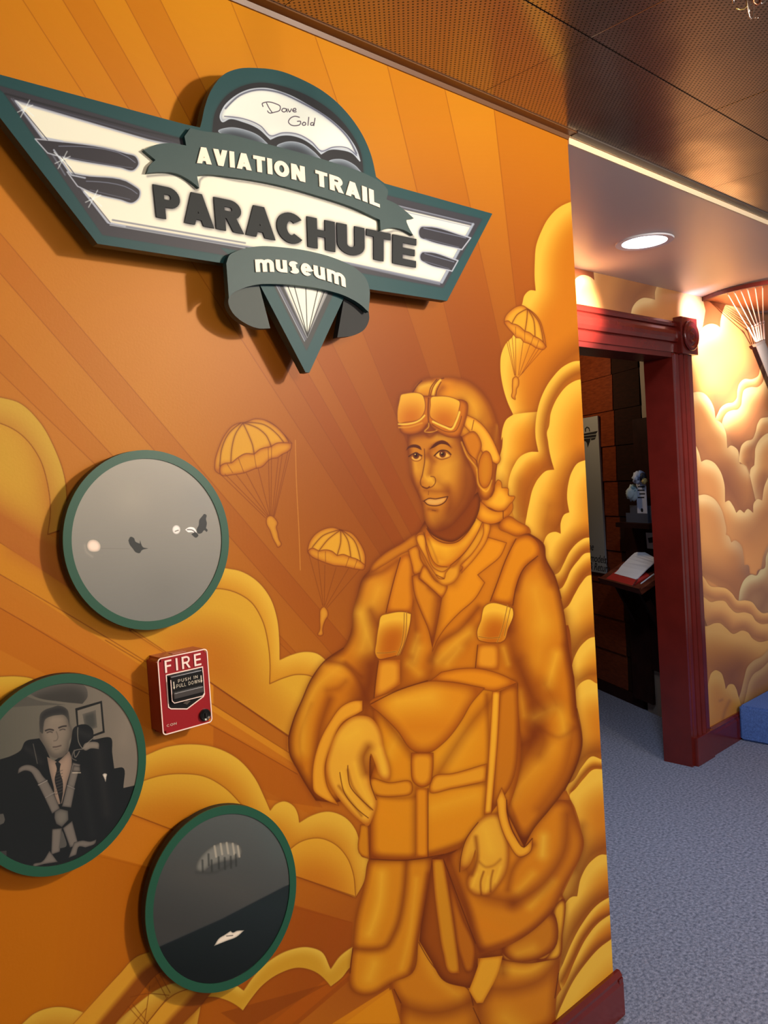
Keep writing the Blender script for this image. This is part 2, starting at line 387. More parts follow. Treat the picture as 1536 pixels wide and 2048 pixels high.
    for l in ("V: 655,420 645,500 630,588","V: 680,380 728,470","V: 700,370 745,450","V: 560,510 630,588","V: 580,500 650,588","V: 570,470 640,455 740,462","V: 640,588 735,470","V: 540,640 640,520"):
        c.line(l, 1.3, (140,70,20), .8)
    # right hand clouds, back to front
    RL=(240,176,70); RM=(210,122,28); kw = dict(halo=.4, hr=8, hc=(124,54,14))
    def rc(path, r=34, d=(.7,.5), c0=RL, c1=RM, sh=None, g=1.25, **k2):
        kk = dict(kw); kk.update(k2)
        c.shape(path, c0, c1, r=r, d=d, g=g, **kk); c.clip(path)
        for s_ in (sh or []): c.soft(s_[0], s_[1]*1.2, s_[3] if len(s_) > 3 else (128,58,14), min(.95, s_[2]*1.25))
        c.clip()
    rc("K: 900,60* 760,92 720,105 650,140 560,230 500,340 460,450 447,600 447,740 455,825* 410,822 365,860 345,930 300,1060 270,1195 210,1260 172,1350 165,1450 180,1580 225,1740 270,1840* 300,2048* 900,2048*", r=34, sh=[("K: 900,1250 760,1340 640,1440 540,1600 470,1780 430,2048",70,.6),("K: 640,900 600,1200 500,1500 380,1900",70,.25,(214,124,24))])
    rc("K: 330,1830 270,1840* 215,1880 185,1950 175,2048 J: 100,60 100,120 60,280 45,400 60,700* 300,900* 500,400* 400,-150*", r=30, c1=(212,124,26), sh=[("J: 420,-100 400,60 370,180",60,.7),("J: 100,420 170,560 200,300",50,.35)])
    rc("K: 900,1395* 830,1400 780,1402 690,1440 590,1540 500,1700 460,1860 452,2000 J: 372,60 395,180* 330,180 250,215 190,300 155,400 147,480 160,560 190,700 250,900* 700,900* 900,-200*", r=20, sh=[("K: 900,1480 800,1500 700,1560 600,1700 545,1850 530,2000 J: 450,60 470,180 500,280",36,.7),("J: 440,300 360,380 300,500 270,700",60,.55),("J: 240,420 225,560 235,760",50,.3)])
    rc("K: 900,1545* 850,1550 800,1556 730,1590 640,1690 580,1820 555,1960 J: 470,0 475,100 500,240 525,325* 460,335 400,390 350,480 320,600 300,700 292,800 330,850 430,960 700,1000* 1000,400* 1000,-300*", r=40, g=1.1, sh=[("J: 760,240 660,340 610,450 600,600 600,700 540,800",60,.75),("J: 480,620 450,800 430,960",50,.4),("J: 600,340 560,420 520,500",60,.3,(206,112,20))])
    rc("J: 900,240* 770,250 720,270 670,340 640,440 630,560 648,675* 610,690 580,750 578,850* 540,835 480,850 440,920 435,960 450,1060 520,1180 600,1300* 900,1300*", r=36, sh=[("J: 830,850 720,890 640,980 580,1090 500,1180",50,.75)])
    rc("J: 900,878* 830,882 780,885 720,920 650,1000 600,1100 560,1170 520,1195 530,1250 600,1400* 900,1400*", r=14, d=(.5,.7), sh=[("J: 830,970 760,1000 690,1080 620,1200 560,1290",34,.7)])
    rc("J: 900,1000* 830,1005 780,1010 720,1070 660,1150 620,1240 590,1290 555,1315 570,1400 600,1600* 900,1600*", r=16, d=(.5,.7), sh=[("J: 850,1130 780,1170 700,1290 640,1400 590,1470",40,.75)])
    rc("J: 900,1175* 840,1185 800,1195 750,1250 690,1350 640,1440 590,1488 640,1600 680,1900 720,2050* 900,2050*", r=46, d=(.5,.6), sh=[("J: 860,1640 760,1700 690,1800 650,1960",60,.75),("J: 610,1520 650,1650 670,1800",40,.4)])
    rc("J: 900,1690* 870,1695 830,1700 760,1750 700,1840 670,1950 690,2030 M: 250,120* 270,400* 500,400*", r=34, d=(.5,.6), sh=[("M: 400,20 340,25 280,60",40,.6)])
    rc("M: 500,60* 385,78 340,55 300,70 270,105 272,200 280,320 300,430 250,560 200,700* 500,700*", r=40, d=(.2,.9), sh=[("M: 420,470 340,480 290,520 220,640",60,.8)])
    rc("M: 500,520* 420,520 360,500 300,560 250,640 210,670 240,760* 500,760*", r=12, d=(.3,.8), sh=[("M: 420,560 360,560 300,610 240,700",18,.7)])
    rc("M: 500,575* 420,575 370,575 310,630 260,690 230,720 260,800 300,950 305,1010 270,1130 220,1230 180,1330 200,1500* 500,1400*", r=44, d=(.3,.8), sh=[("M: 450,1020 360,1060 290,1180 250,1290 180,1380",70,.85),("M: 300,900 300,1000 260,1150",30,.5)])
    rc("M: 500,1060* 450,1070 415,1068 350,1110 295,1200 272,1310* 245,1312 200,1360 188,1420 188,1600 170,1760 200,1900* 500,1600*", r=34, d=(.5,.7), sh=[("M: 470,1290 390,1330 290,1440 220,1560 180,1690",50,.8)])
    rc("M: 520,1290* 470,1310 400,1350 300,1470 240,1580 190,1700 165,1760 180,1850 200,1900* 500,1800*", r=12, d=(.5,.7), sh=[("M: 480,1400 400,1440 310,1540 250,1660 180,1800",20,.75)])
    rc("M: 520,1390* 475,1410 400,1460 320,1560 260,1680 200,1820 150,1900 150,2048* 500,2000*", r=16, d=(.5,.7), sh=[("M: 480,1540 400,1590 310,1690 240,1790 150,1990",26,.75)])
    rc("M: 560,1490* 480,1550 400,1610 320,1700 250,1800 200,1900 145,2040 140,2300* 700,2300*", r=60, d=(.5,.6))
    # small parachutes
    def chute(fr, canopy, skirt, ribs, lines, man, base=(214,136,40)):
        c.shape(canopy, (232,160,52), (196,110,34), r=10, mode='round', halo=.3, hr=5, line=.7)
        for r_ in ribs:
            c.clip(canopy); c.soft(r_, 9, (140,66,20), .5); c.line(r_, 1.2, (120,52,16), .8); c.clip()
        c.shape(skirt, (226,148,44), (190,104,32), r=7, mode='round', line=.7)
        for l in lines: c.line(l, 1.0, (140,66,20), .75)
        c.shape(man, (224,148,50), (196,112,34), r=5, mode='round', line=.7, lw=1.4, halo=.2, hr=3)
    chute('Q', "Q: 85,570 45,540 40,470 70,350 130,220 200,140 270,112 300,110 400,78 490,90 580,140 660,220 725,295* 640,300 540,325 400,390 200,480 90,500 85,570",
          "Q: 90,500 130,475 190,470* 250,420 310,388 390,392* 440,350 540,325* 590,295 660,290 725,295* 720,340 690,370 640,395 600,425* 540,435 450,510 400,520* 340,545 300,560* 220,572 90,570 85,530",
          ["Q: 290,115 230,200 190,350 183,470","Q: 290,115 340,220 375,310 390,390","Q: 300,115 420,160 500,230 540,320","Q: 310,108 480,130 600,220 655,290","Q: 270,115 170,200 100,350 85,500","Q: 500,90 620,170 700,285"],
          ["Q: 90,570 490,960","Q: 130,570 505,950","Q: 230,575 515,945","Q: 320,560 520,940","Q: 425,520 530,940","Q: 515,330 530,940","Q: 545,325 540,940","Q: 605,430 550,940","Q: 640,395 560,945","Q: 690,370 565,940","Q: 715,350 570,950","Q: 150,480 200,560","Q: 250,430 300,560","Q: 390,395 410,520"],
          "Q: 510,950 540,940 580,970 600,1010 588,1040 600,1090 612,1150 632,1200 600,1222 588,1200 560,1150 530,1070 500,1010")
    chute('Q', "Q: 870,1270 875,1200 930,1110 1010,1060 1090,1045 1160,1065 1250,1090 1330,1180 1378,1290 1378,1390* 1300,1400 1000,1300",
          "Q: 870,1260 900,1230 970,1255* 1010,1245 1080,1255 1130,1295* 1180,1285 1250,1310* 1300,1325 1378,1380* 1370,1415 1290,1415* 1200,1395 1100,1385* 1000,1350 880,1280",
          ["Q: 1160,1068 1050,1150 970,1250","Q: 1160,1068 1160,1180 1130,1290","Q: 1165,1068 1220,1150 1250,1310","Q: 1170,1068 1280,1160 1340,1360","Q: 1155,1065 1000,1120 910,1220"],
          ["Q: 880,1290 1000,1740","Q: 960,1340 1005,1740","Q: 1020,1380 1015,1740","Q: 1120,1400 1020,1740","Q: 1230,1410 1030,1750","Q: 1330,1420 1040,1760","Q: 960,1260 960,1330","Q: 1025,1260 1025,1350","Q: 1235,1310 1205,1395","Q: 1310,1330 1280,1410"],
          "Q: 985,1770 1010,1750 1040,1780 1048,1830 1025,1870 1000,1960 1002,2000 985,2010 955,2000 970,1970 975,1850")
    chute('P', "P: 260,400 270,330 380,190 500,115 590,100 700,160 800,230 920,380 990,600 1040,870* 900,800 600,600",
          "P: 265,400 330,385 400,440* 470,450 560,500 640,580* 720,600 810,670* 880,700 990,790 1040,870* 1000,915 850,890* 740,820 620,780* 560,710 480,700* 420,620 330,520",
          ["P: 680,165 500,270 400,440","P: 690,170 680,350 645,580","P: 700,170 800,350 830,670","P: 720,175 900,400 985,780"],
          ["P: 310,790 450,1400","P: 340,750 460,1400","P: 405,690 465,1400","P: 470,690 475,1400","P: 610,780 520,1400","P: 740,820 540,1390","P: 850,890 570,1390","P: 910,900 600,1360","P: 980,915 520,1440","P: 640,590 640,750","P: 800,680 750,830","P: 900,750 860,880","P: 470,500 470,640"],
          "P: 430,1450 480,1420 520,1460 530,1520 520,1600 490,1650 480,1740 460,1800 465,1850 400,1810 410,1700 410,1560", )
    c.line("590,880 592,960 597,1060 600,1140", 1.2, (236,160,80), .7)
    # ------------------------------------------------ pilot
    sh = lambda p, w=14, a=.6, cc=(128,54,14): c.soft(p, w*1.35, cc, min(.95, a*1.4))
    hi = lambda p, w=16, a=.5, cc=(246,180,62): c.soft(p, w*1.15, cc, min(.95, a*1.4))
    ln = lambda p, w=1.6, a=.8, cc=(110,46,14): c.line(p, w, cc, a)
    def part(path, shades=(), highs=(), lines=(), c0=(220,136,30), c1=(146,68,16), r=18, mode='round', **k):
        kk = dict(halo=.45, hr=7, hc=(112,48,14), g=1.15); kk.update(k)
        c.shape(path, c0, c1, r=r, mode=mode, **kk); c.clip(path)
        for q in highs: hi(*q) if isinstance(q, tuple) else hi(q)
        for q in shades: sh(*q) if isinstance(q, tuple) else sh(q)
        c.clip()
        for q in lines: ln(*q) if isinstance(q, tuple) else ln(q)
    # trousers and boots
    part("L: 480,700 490,760 528,820* 525,1000* 900,1000* 1150,905* 1165,700 1180,560 1180,380 1000,300* 560,400*", r=26, c0=(214,128,28), c1=(166,84,20),
         shades=[("L: 530,830 640,860 780,830 860,780",40,.6),("L: 840,820 850,960",50,.6),("L: 860,760 1000,760 1100,720 1165,640",40,.5),("L: 940,560 940,700",30,.5),("L: 1150,300 1150,500",20,.4)],
         highs=[("L: 620,600 660,700 760,790",40,.4),("L: 930,680 1050,690 1140,630",40,.7),("L: 1172,400 1172,640",10,.6),("L: 950,880 1000,920",70,.5)],
         lines=["L: 600,575 650,660 720,730 800,765 820,830","L: 528,820 500,765","L: 1165,700 1150,800","L: 850,905 820,840"])
    c.shape("L: 640,240* 760,200* 960,200* 1150,420* 1145,560 1080,640 1000,655 900,640 840,640* 820,760 800,760* 700,730 650,650 602,570*", (168,86,20), (132,60,16), r=20, mode='round', halo=.3)
    part("L: 1150,430 1180,400 1180,560 1165,640 1120,650 1050,660 990,655 940,640 940,600 1060,640 1110,640 1150,560", r=10, c0=(232,160,50))
    part("L: 1140,450 1150,600 1090,640 1030,655 960,640 940,620 1000,520", r=20, c0=(206,122,26), highs=[("L: 1000,620 1060,600",40,.5)])
    part("L: 655,240* 700,240* 740,480 760,640 765,700* 730,700 700,620 680,500 665,380", r=8, c0=(216,138,34), c1=(180,96,22))
    part("L: 710,250* 780,480 830,600 820,690* 800,700 770,640 740,480", r=9, c0=(196,110,24), c1=(150,72,18))
    part("L: 940,630* 925,690 860,820* 835,822* 803,770* 830,700 850,640*", r=8, c0=(234,158,46), c1=(210,126,28))
    # coat skirt on the right
    part("L: 1215,0* 1240,80 1268,180 1250,240 1210,310 1180,370 1140,450 1060,530 960,590 850,625* 820,560 800,480 740,330 700,240* 760,200* 820,100 960,0*", r=24, c0=(218,130,26), c1=(160,80,20),
         shades=[("L: 1200,60 1190,200 1100,340 980,420",34,.6),("L: 780,250 860,380 980,410",40,.55),("L: 1060,180 980,280 960,360",20,.5),("L: 720,230 790,420 840,600",26,.6),("L: 1140,450 1050,530 850,610",18,.4)],
         highs=[("L: 1105,150 1100,220",36,.9,(246,190,80)),("L: 1140,330 1050,430",30,.6),("L: 860,500 960,540",50,.5,(226,130,24)),("L: 1060,300 1000,370",30,.5)],
         lines=["L: 700,240 760,400 830,580"])
    # left holster panel
    part("L: 400,235* 430,200* 660,200* 640,330 600,560 575,700 480,745 440,775 370,790 330,770 322,680 333,600 345,480 375,360", r=18, c0=(220,136,30), c1=(162,82,20),
         shades=[("L: 550,250 540,380 500,540 470,590 345,600",20,.7),("L: 640,300 600,560 570,690",16,.5),("L: 660,230 420,235",30,.5)],
         highs=[("L: 450,300 440,420 400,540",40,.7),("L: 590,320 560,560 530,680",20,.4),("L: 420,660 400,720",50,.6)],
         lines=["L: 333,600 322,700"])
    # torso silhouette
    body = "H: 430,90* 330,150 200,230 125,320* 80,370 45,480 15,620 B: 360,150 320,255 240,310 180,390 140,480 105,560 80,650 85,720 120,790 160,860 200,925* 300,930 440,700* 440,1180* 700,1160* 1000,900* 1115,1130* 1150,1060 1230,960 1290,880 1340,780 1368,680 1345,520 1335,400 1310,250 1290,100 H: 1350,500 1310,360 1250,240 1240,160 1150,90 900,0 480,0*"
    c.shape(body, (210,122,24), (128,58,12), r=22, mode='round', halo=.7, hr=13, g=1.15)
    c.clip(body)
    # centre of the jacket, folds
    sh("H: 300,560 330,760 310,1000",60,.55); sh("H: 130,640 160,860 120,1060 100,1250",80,.75); sh("H: 400,520 420,760 400,900",24,.5)
    sh("H: 530,900 500,1020 300,1100",40,.5); sh("H: 1010,700 1060,900 1150,1100 1180,1250",60,.6); sh("H: 1180,1250 1160,1400 1060,1450",50,.75)
    sh("B: 1160,640 1100,760 1040,860",60,.7); sh("H: 600,900 760,760 800,680",30,.3); sh("H: 820,560 700,700 560,800 520,900",20,.7)
    hi("H: 560,900 680,780 760,720",40,.6); hi("H: 620,920 700,820",30,.5); hi("H: 440,820 410,900",36,.6); hi("H: 430,740 400,840",24,.5); hi("H: 370,920 440,980",30,.4)
    hi("H: 980,820 1010,920",20,.5); hi("H: 1090,1100 1110,1250",24,.35)
    # far arm (viewer's left)
    hi("H: 180,440 150,520",80,.6); hi("H: 60,600 100,720 140,820",40,.5); hi("B: 400,100 420,180 400,260",60,.6); hi("B: 300,340 200,430 150,560 140,700",50,.6)
    hi("B: 240,340 320,380",50,.6,(240,160,50)); sh("B: 440,90 470,150",20,.4); sh("B: 250,310 330,330 390,400 420,480",16,.5); sh("B: 330,320 400,380",14,.4)
    sh("B: 180,500 130,640 140,780",14,.15); sh("B: 260,480 220,600 200,760 190,880",26,.6); sh("H: 100,360 200,330 300,260",18,.5); sh("B: 330,400 300,430 250,440",20,.3)
    sh("B: 400,480 430,420 440,330",50,.6)
    # near arm
    hi("H: 1180,450 1230,650",90,.5); hi("H: 1320,860 1270,1050",36,.8); hi("H: 1220,700 1200,900",80,.3); hi("B: 1160,560 1260,520 1290,620",44,.6); hi("B: 1060,900 1150,800 1240,690",70,.6,(246,170,50))
    sh("H: 1060,300 1040,520 1020,700",30,.6); sh("H: 1240,1050 1320,1180",40,.3); sh("H: 1380,800 1420,1000 1440,1250",26,.5); sh("H: 1080,900 1180,1150 1240,1210",40,.5); sh("B: 1160,590 1200,650 1180,720",40,.4)
    sh("B: 1020,840 1060,960 1110,1110",12,.3); sh("H: 1180,250 1100,340 1060,440",20,.55); sh("H: 1250,180 1240,260 1290,400",30,.55); sh("B: 1330,600 1290,800 1180,960",30,.4)
    sh("H: 1210,1330 1340,1390 1440,1330",14,.25)
    c.clip()
    ln("B: 80,650 105,560 140,480 180,390 240,310 320,255",2.2,.6); ln("B: 80,650 85,720 120,790 160,860 200,920",2,.4); ln("B: 1345,520 1368,680 1340,780 1290,880",2,.6); ln("H: 1150,90 1240,160 1250,240 1310,360 1350,500",2,.6)
    # epaulette, harness webs, lapels
    part("H: 430,95 330,150 200,230 135,300 125,335 200,300 330,220 440,160", r=8, c0=(206,122,26), c1=(160,82,20), halo=.2)
    part("H: 330,230* 385,220 400,300 395,400 400,520 390,590* 230,590* 260,440 300,300", r=12, c0=(222,134,26), c1=(188,100,20), lines=["H: 320,240 280,380 228,592"])
    part("H: 180,895* 320,895* 320,1050* 150,1160* 165,1020", r=14, c0=(232,150,44), c1=(190,102,24), lines=["H: 180,900 160,1050 150,1160"])
    part("H: 895,520* 940,400 1000,240 1060,120 1140,100 1200,150 1210,220 1130,280 1080,370 1040,540*", r=14, c0=(222,134,24), c1=(178,92,18), lines=["H: 1060,120 1000,240 940,400 895,520","H: 1200,230 1110,310 1060,430 1040,545"])
    part("H: 815,795* 950,795* 950,960* 800,950*", r=12, c0=(230,146,40), c1=(186,100,22), lines=["H: 815,800 800,950"])
    part("H: 880,110* 1000,145* 960,230 880,300 815,350* 860,400* 800,500 690,600 600,700 550,780 525,840* 540,640 570,500* 600,420 700,330 800,200", r=10, c0=(228,140,26), c1=(206,118,22), halo=.3, line=.7,
         shades=[("H: 570,500 560,640 530,760",30,.5),("H: 700,330 660,400",30,.3)])
    part("H: 370,190* 430,165 450,250 480,300* 440,345* 415,350 395,290", r=8, c0=(222,138,30), c1=(184,98,22), line=.6)
    part("H: 395,360* 440,340* 440,375* 500,420 585,500* 560,640 525,810* 500,700 450,580 410,470", r=10, c0=(218,132,28), c1=(170,88,20), line=.7, shades=[("H: 560,520 540,680 520,780",26,.6),("H: 500,440 580,520",14,.3)])
    part("H: 440,370* 470,290 550,390 620,420 600,480 585,500* 520,440", r=8, c0=(224,140,32), c1=(176,92,20), line=.5)
    # scarf
    part("H: 435,85 460,75 500,120 580,250 650,300 720,210 780,110 860,0 900,20 880,90 790,230 705,300 700,350 650,410 590,420 550,380 470,250", r=10, c0=(228,148,40), c1=(176,94,22))
    part("H: 490,55* 530,110 600,145 680,140 740,90 800,-40 840,-50 860,0 800,110 700,240 620,300 550,300 500,220 480,120", r=14, c0=(238,164,44), c1=(196,106,20), mode='round',
         shades=[("H: 560,240 620,260 700,190",40,.4,(196,100,14)),("H: 500,120 560,270",6,.3)], lines=["H: 490,55 530,110 600,145 680,140 740,90 800,0"])
    part("H: 435,95 460,90 490,200 540,310 590,330 640,300 610,340 600,375 570,375 540,340 480,240", r=6, c0=(232,154,44), c1=(196,112,28), halo=.25, line=.6)
    part("H: 720,300* 705,290* 790,200 850,90 860,0 890,20 880,110 800,240 710,340*", r=8, c0=(232,152,40), c1=(196,108,24), halo=.3, line=.5)
    ln("H: 850,0 800,110 720,220 640,290",1.6,.6); ln("H: 470,80 490,160 560,290 620,300",1.4,.6); ln("H: 550,350 600,375",1.6,.7)
    # scarf tails
    part("J: 0,640 60,665 110,660 180,590 200,545 150,535 145,478 95,472* 85,420 65,408 40,440 30,500 0,550 -60,560 -80,600", r=16, c0=(238,162,48), c1=(204,116,24), line=.7)
    part("J: -110,560* -60,600 0,650 60,668 105,665 180,595 185,640 150,700 100,740 0,770 -110,720", r=16, c0=(234,152,36), c1=(196,108,22), line=.6, lines=["J: 105,665 105,720"])
    part("J: 80,760 150,705 230,750 325,815 330,840 290,850 220,870 140,840 70,800", r=14, c0=(222,134,26), c1=(172,88,18), line=.5)
    # head
    face = "F: 345,520 350,620 345,720 375,880 430,1000 455,1100 480,1200 540,1260 640,1330 740,1290 850,1150 880,1000 850,800 780,700 740,540 560,480"
    part("F: 480,1180* 500,1250 580,1310 680,1330 760,1280 870,1100 880,950* 700,1100*", r=10, c0=(150,72,16), c1=(112,50,12))
    c.shape("F: 345,530* 345,640 352,730 370,870 420,980 450,1060 475,1180 500,1225 560,1255 640,1235 720,1160 800,1060 850,940 850,800 780,690 740,540*", (202,122,34), (150,76,20), r=18, mode='round', halo=.5, hr=9, g=1.2)
    c.clip("F: 345,530* 345,640 352,730 370,870 420,980 450,1060 475,1180 500,1225 560,1255 640,1235 720,1160 800,1060 850,940 850,800 780,690 740,540*")
    hi("F: 400,740 410,800",40,.5); hi("F: 600,790 720,740",70,.45); hi("F: 640,860 560,900",60,.35); hi("F: 560,560 660,570",30,.5); hi("F: 560,1180 640,1160",40,.35); hi("F: 480,740 470,850 500,880",20,.6); hi("F: 510,860 540,900",14,.7)
    sh("F: 740,620 770,800 760,980 680,1120 600,1200",50,.55); sh("F: 350,560 360,760 400,940 450,1100",14,.35); sh("F: 480,700 450,850",10,.3); sh("F: 560,880 640,960 650,1080",22,.25)
    sh("F: 345,540 345,700",12,.3); sh("F: 840,740 820,960 700,1180 600,1240",54,.75); sh("F: 750,560 800,740",24,.6); sh("F: 390,560 600,530 720,570",22,.35); sh("F: 500,690 520,760 510,830",16,.35); sh("F: 540,740 500,680 530,640",16,.4)
    sh("F: 470,950 560,960 640,960",14,.4); sh("F: 440,900 420,960 450,1050",14,.35); sh("F: 500,1090 560,1100",10,.5); sh("F: 640,930 660,1050 640,1120",24,.35); sh("F: 370,700 380,860 430,1000",10,.4)
    c.clip()
    ln("F: 468,650 470,740 455,830 442,910 455,928 490,935 530,922 550,890 540,855 515,850",1.6,.75); ln("F: 455,925 490,938 505,925",2.2,.8)
    for e, iris in (("F: 370,715 400,690 440,700 450,715 430,735 390,735",(408,698)),("F: 548,700 590,665 640,680 660,700 620,720 580,722",(602,688))):
        c.shape(e, (236,170,80), (206,128,46), r=3, mode='round', line=.9, lw=1.2)
        c.shape(ell(720+iris[0]/3.657, 720+iris[1]/3.657, 6.2, 6.6), (120,56,20), line=.8, lw=1)
        c.shape(ell(720+iris[0]/3.657, 720+iris[1]/3.657, 2.8, 3), (56,22,10)); c.shape(ell(720+iris[0]/3.657-1.5, 720+iris[1]/3.657-2, 1.3, 1.3), (240,190,120))
    ln("F: 355,705 400,680 450,700",2.2,.85,(80,32,12)); ln("F: 540,700 590,660 640,668 662,690",2.4,.85,(80,32,12)); ln("F: 545,708 590,728 640,715",1.2,.5)
    c.shape("F: 335,665* 350,635 400,618 440,635 450,660* 400,640 360,645", (104,44,14)); c.shape("F: 505,655* 560,600 600,588 640,605 668,642* 630,620 590,615 540,640", (100,42,14)); sh("F: 505,650 560,600 620,600 665,640",6,.5)
    c.shape("F: 465,1030* 500,1012 550,1015 600,1005 640,998* 620,1035 580,1060 530,1065 490,1055", (226,160,86), (206,124,52), r=5, mode='round', line=.9, lw=1.8, lc=(90,36,14))
    ln("F: 500,960 498,985",1.6,.4); ln("F: 455,1030 470,1035",1.6,.6); ln("F: 525,1098 550,1102",2,.5)
    # helmet
    helm = "F: 380,240 400,190 450,145 520,130 600,128 700,128 800,160 880,220 950,320 1000,450 1020,560 1025,640 1010,740 990,800 985,900 960,980 930,1025 890,1020 860,960 840,860 800,760 760,680 740,560 700,540 560,500 500,460 440,520 350,540 300,420"
    part(helm, r=16, c0=(220,136,30), c1=(160,80,18), halo=.5,
         shades=[("F: 720,140 860,220 960,400 1000,600",44,.5),("F: 600,200 560,260 560,330",22,.5),("F: 740,300 760,360",40,.4),("F: 880,440 900,560",50,.35),("F: 760,700 840,880 880,1000",14,.6),("F: 380,235 420,170 520,140",14,.5),("F: 960,500 980,700 960,900",26,.45)],
         highs=[("F: 740,240 840,360 850,480",60,.6),("F: 640,200 720,200",50,.4,(224,130,24)),("F: 1000,480 985,600",12,.7),("F: 430,200 500,180",26,.7,(236,180,80))])
    for q in ("F: 500,270 515,200 560,140","F: 510,270 530,200 580,140 610,132","F: 550,270 560,220 590,160","F: 380,240 420,180 450,150"): ln(q,1.8,.8)
    c.line("F: 530,265 545,200 585,145", 4.5, (244,186,80), .8, bl=1.5)
    part("F: 765,400 800,410 1015,690 1025,720 1000,760 975,750 780,500 760,480", r=7, c0=(238,162,52), c1=(200,114,30), line=.6, halo=.5)
    ln("F: 830,440 815,510",1.5,.7)
    part("F: 740,560* 830,520 890,620 860,720 850,800 830,760 790,680", r=8, c0=(206,120,26), c1=(158,80,20))
    ln("F: 740,560 790,680 850,740 860,820",1.5,.7); c.line("F: 740,600 780,700 850,790 870,920 920,960 960,880",3,(240,172,66),.6,bl=1.5)
    c.shape(ell(720+915/3.657, 720+800/3.657, 14.5, 37, 3), (206,124,26), (186,100,20), r=10, mode='round', halo=.3, hr=4, line=.7)
    # goggles
    part("F: 270,400* 285,280 300,250 330,242 470,262 530,262 700,290 740,290 780,310 785,370 770,440 750,500 720,560 660,565 560,520 530,500 500,460 480,480 470,500 350,545 300,530 285,470", r=10, c0=(200,112,26), c1=(150,72,18), halo=.5, line=.6)
    c.shape("F: 285,300 300,252 330,244 460,262 470,290 468,380 440,425 330,455 280,460 270,400", (238,170,62), (204,110,22), r=26, d=(0,.9), line=.7)
    c.shape("F: 520,270 560,264 700,285 725,300 722,360 700,430 665,490 620,480 540,440 515,420 512,330", (238,170,62), (200,106,20), r=26, d=(0,.9), line=.7)
    c.line("F: 280,468 340,468 440,435 470,405",3.2,(244,188,84),.9,bl=1); c.line("F: 282,492 350,490 450,460",3,(222,146,50),.8,bl=1)
    c.line("F: 530,450 620,490 665,505 700,450 725,380",4,(244,188,84),.9,bl=1); ln("F: 525,470 640,525 690,520 740,410",1.6,.6); ln("F: 500,280 495,380 500,460",3.5,.55); c.line("F: 500,462 500,485 470,520 545,520 560,512",2.2,(240,176,70),.7,bl=1)
    sh("F: 480,540 500,560 550,530",10,.6)
    # buckles on the harness
    for p, o in (("H: 200,610 240,598 350,588 390,600* 385,650 345,800 320,860* 250,880 175,885 160,860 165,780 180,680",("H: 345,595 320,820 300,865","H: 360,592 340,800 310,862","H: 170,850 230,850 290,840")),
                 ("H: 865,545 890,532 990,545 1040,565* 1045,590 1010,700 985,770 960,785* 860,780 820,765 810,730 835,640",("H: 1005,548 960,730 940,780","H: 1025,560 985,740","H: 820,745 880,755 960,750"))):
        c.shape(p, (240,172,60), (196,104,18), r=24, d=(-.1,1), halo=.6, hr=8, line=.8, g=1.3)
        for q in o: c.line(q, 2.6, (246,186,80), .6, bl=1); ln(q,1.2,.7)
    # pack on the chest
    part("B: 440,830* 470,740* 450,500* 700,400* 1080,400* 1085,840 1020,1000 760,1160 600,1185 440,1180*", r=22, c0=(226,140,28), c1=(168,84,18), halo=.6,
         shades=[("B: 1070,480 1080,700 1040,860",40,.5),("B: 480,540 560,640 620,720",26,.5),("B: 640,870 640,1160",24,.5),("B: 700,1160 900,1080 1000,980",20,.5),("B: 740,800 900,560 980,470",30,.45),("B: 950,460 960,700 940,980",16,.5),("B: 440,1170 620,1180",20,.4),("B: 450,900 620,910 700,880 940,850",14,.35)],
         highs=[("B: 840,640 780,740",90,.5),("B: 700,960 900,900",60,.4),("B: 480,960 560,1050",70,.4,(232,140,26)),("B: 560,640 520,720",50,.4)], lines=["B: 440,1180 600,1185 760,1160","B: 1085,410 1085,600"])
    part("B: 395,1030* 430,1030* 435,1180* 400,1165", r=6, c0=(214,132,30), c1=(180,98,24), halo=.3, line=.5)
    part("B: 750,360* 830,345 900,343 1000,365 1085,405* 1050,420 985,445* 900,430 800,410 700,400*", r=14, c0=(228,138,28), c1=(186,98,20), line=.6)
    part("B: 1000,445* 1085,410* 1090,600 1060,850 970,980* 980,700", r=14, c0=(206,120,26), c1=(158,78,18), halo=.1)
    part("B: 975,445* 1008,445* 1000,620 970,980* 940,985* 960,700", r=6, c0=(240,164,50), c1=(196,106,24), halo=.3, line=.4)
    part("B: 435,500 560,440 700,400 780,402 940,430* 880,500 840,570 760,670 700,712 660,718 620,700 560,620 480,540", r=26, c0=(226,140,32), c1=(180,94,20), halo=.4, line=.7, highs=[("B: 560,490 700,470",80,.6)], shades=[("B: 620,600 760,600",60,.25,(200,100,14))])
    ln("B: 440,500 560,440 690,398",2,.7)
    part("B: 440,830 520,845 620,845 620,890 560,905 440,880", r=8, c0=(226,142,34), c1=(184,100,22), line=.5)
    part("B: 715,820 800,805 950,762* 945,840* 800,870 700,885", r=10, c0=(232,150,40), c1=(190,104,22), line=.5)
    part("B: 640,870* 690,870* 692,1170* 640,1170*", r=8, c0=(226,138,28), c1=(184,98,20), halo=.3, lines=[("B: 692,870 692,1172",1.6,.7)])
    part("B: 620,715* 715,715* 712,800 700,850 665,865 630,845 618,780", r=12, c0=(230,146,36), c1=(176,90,20), line=.6)
    # far hand and cuff
    part("B: 405,485* 405,530* 380,545 320,580 270,680 240,780 250,860 300,945* 240,920 190,880 185,840 210,680 260,580 320,505 370,485", r=8, c0=(236,156,48), c1=(206,120,32), line=.6)
    hand = "B: 245,780 265,690 310,600 370,555 440,560 480,610 500,690 530,810 525,840* 490,830 460,760 445,720 440,850 470,930 450,1000 430,1035 390,1010 330,950 290,900 260,850"
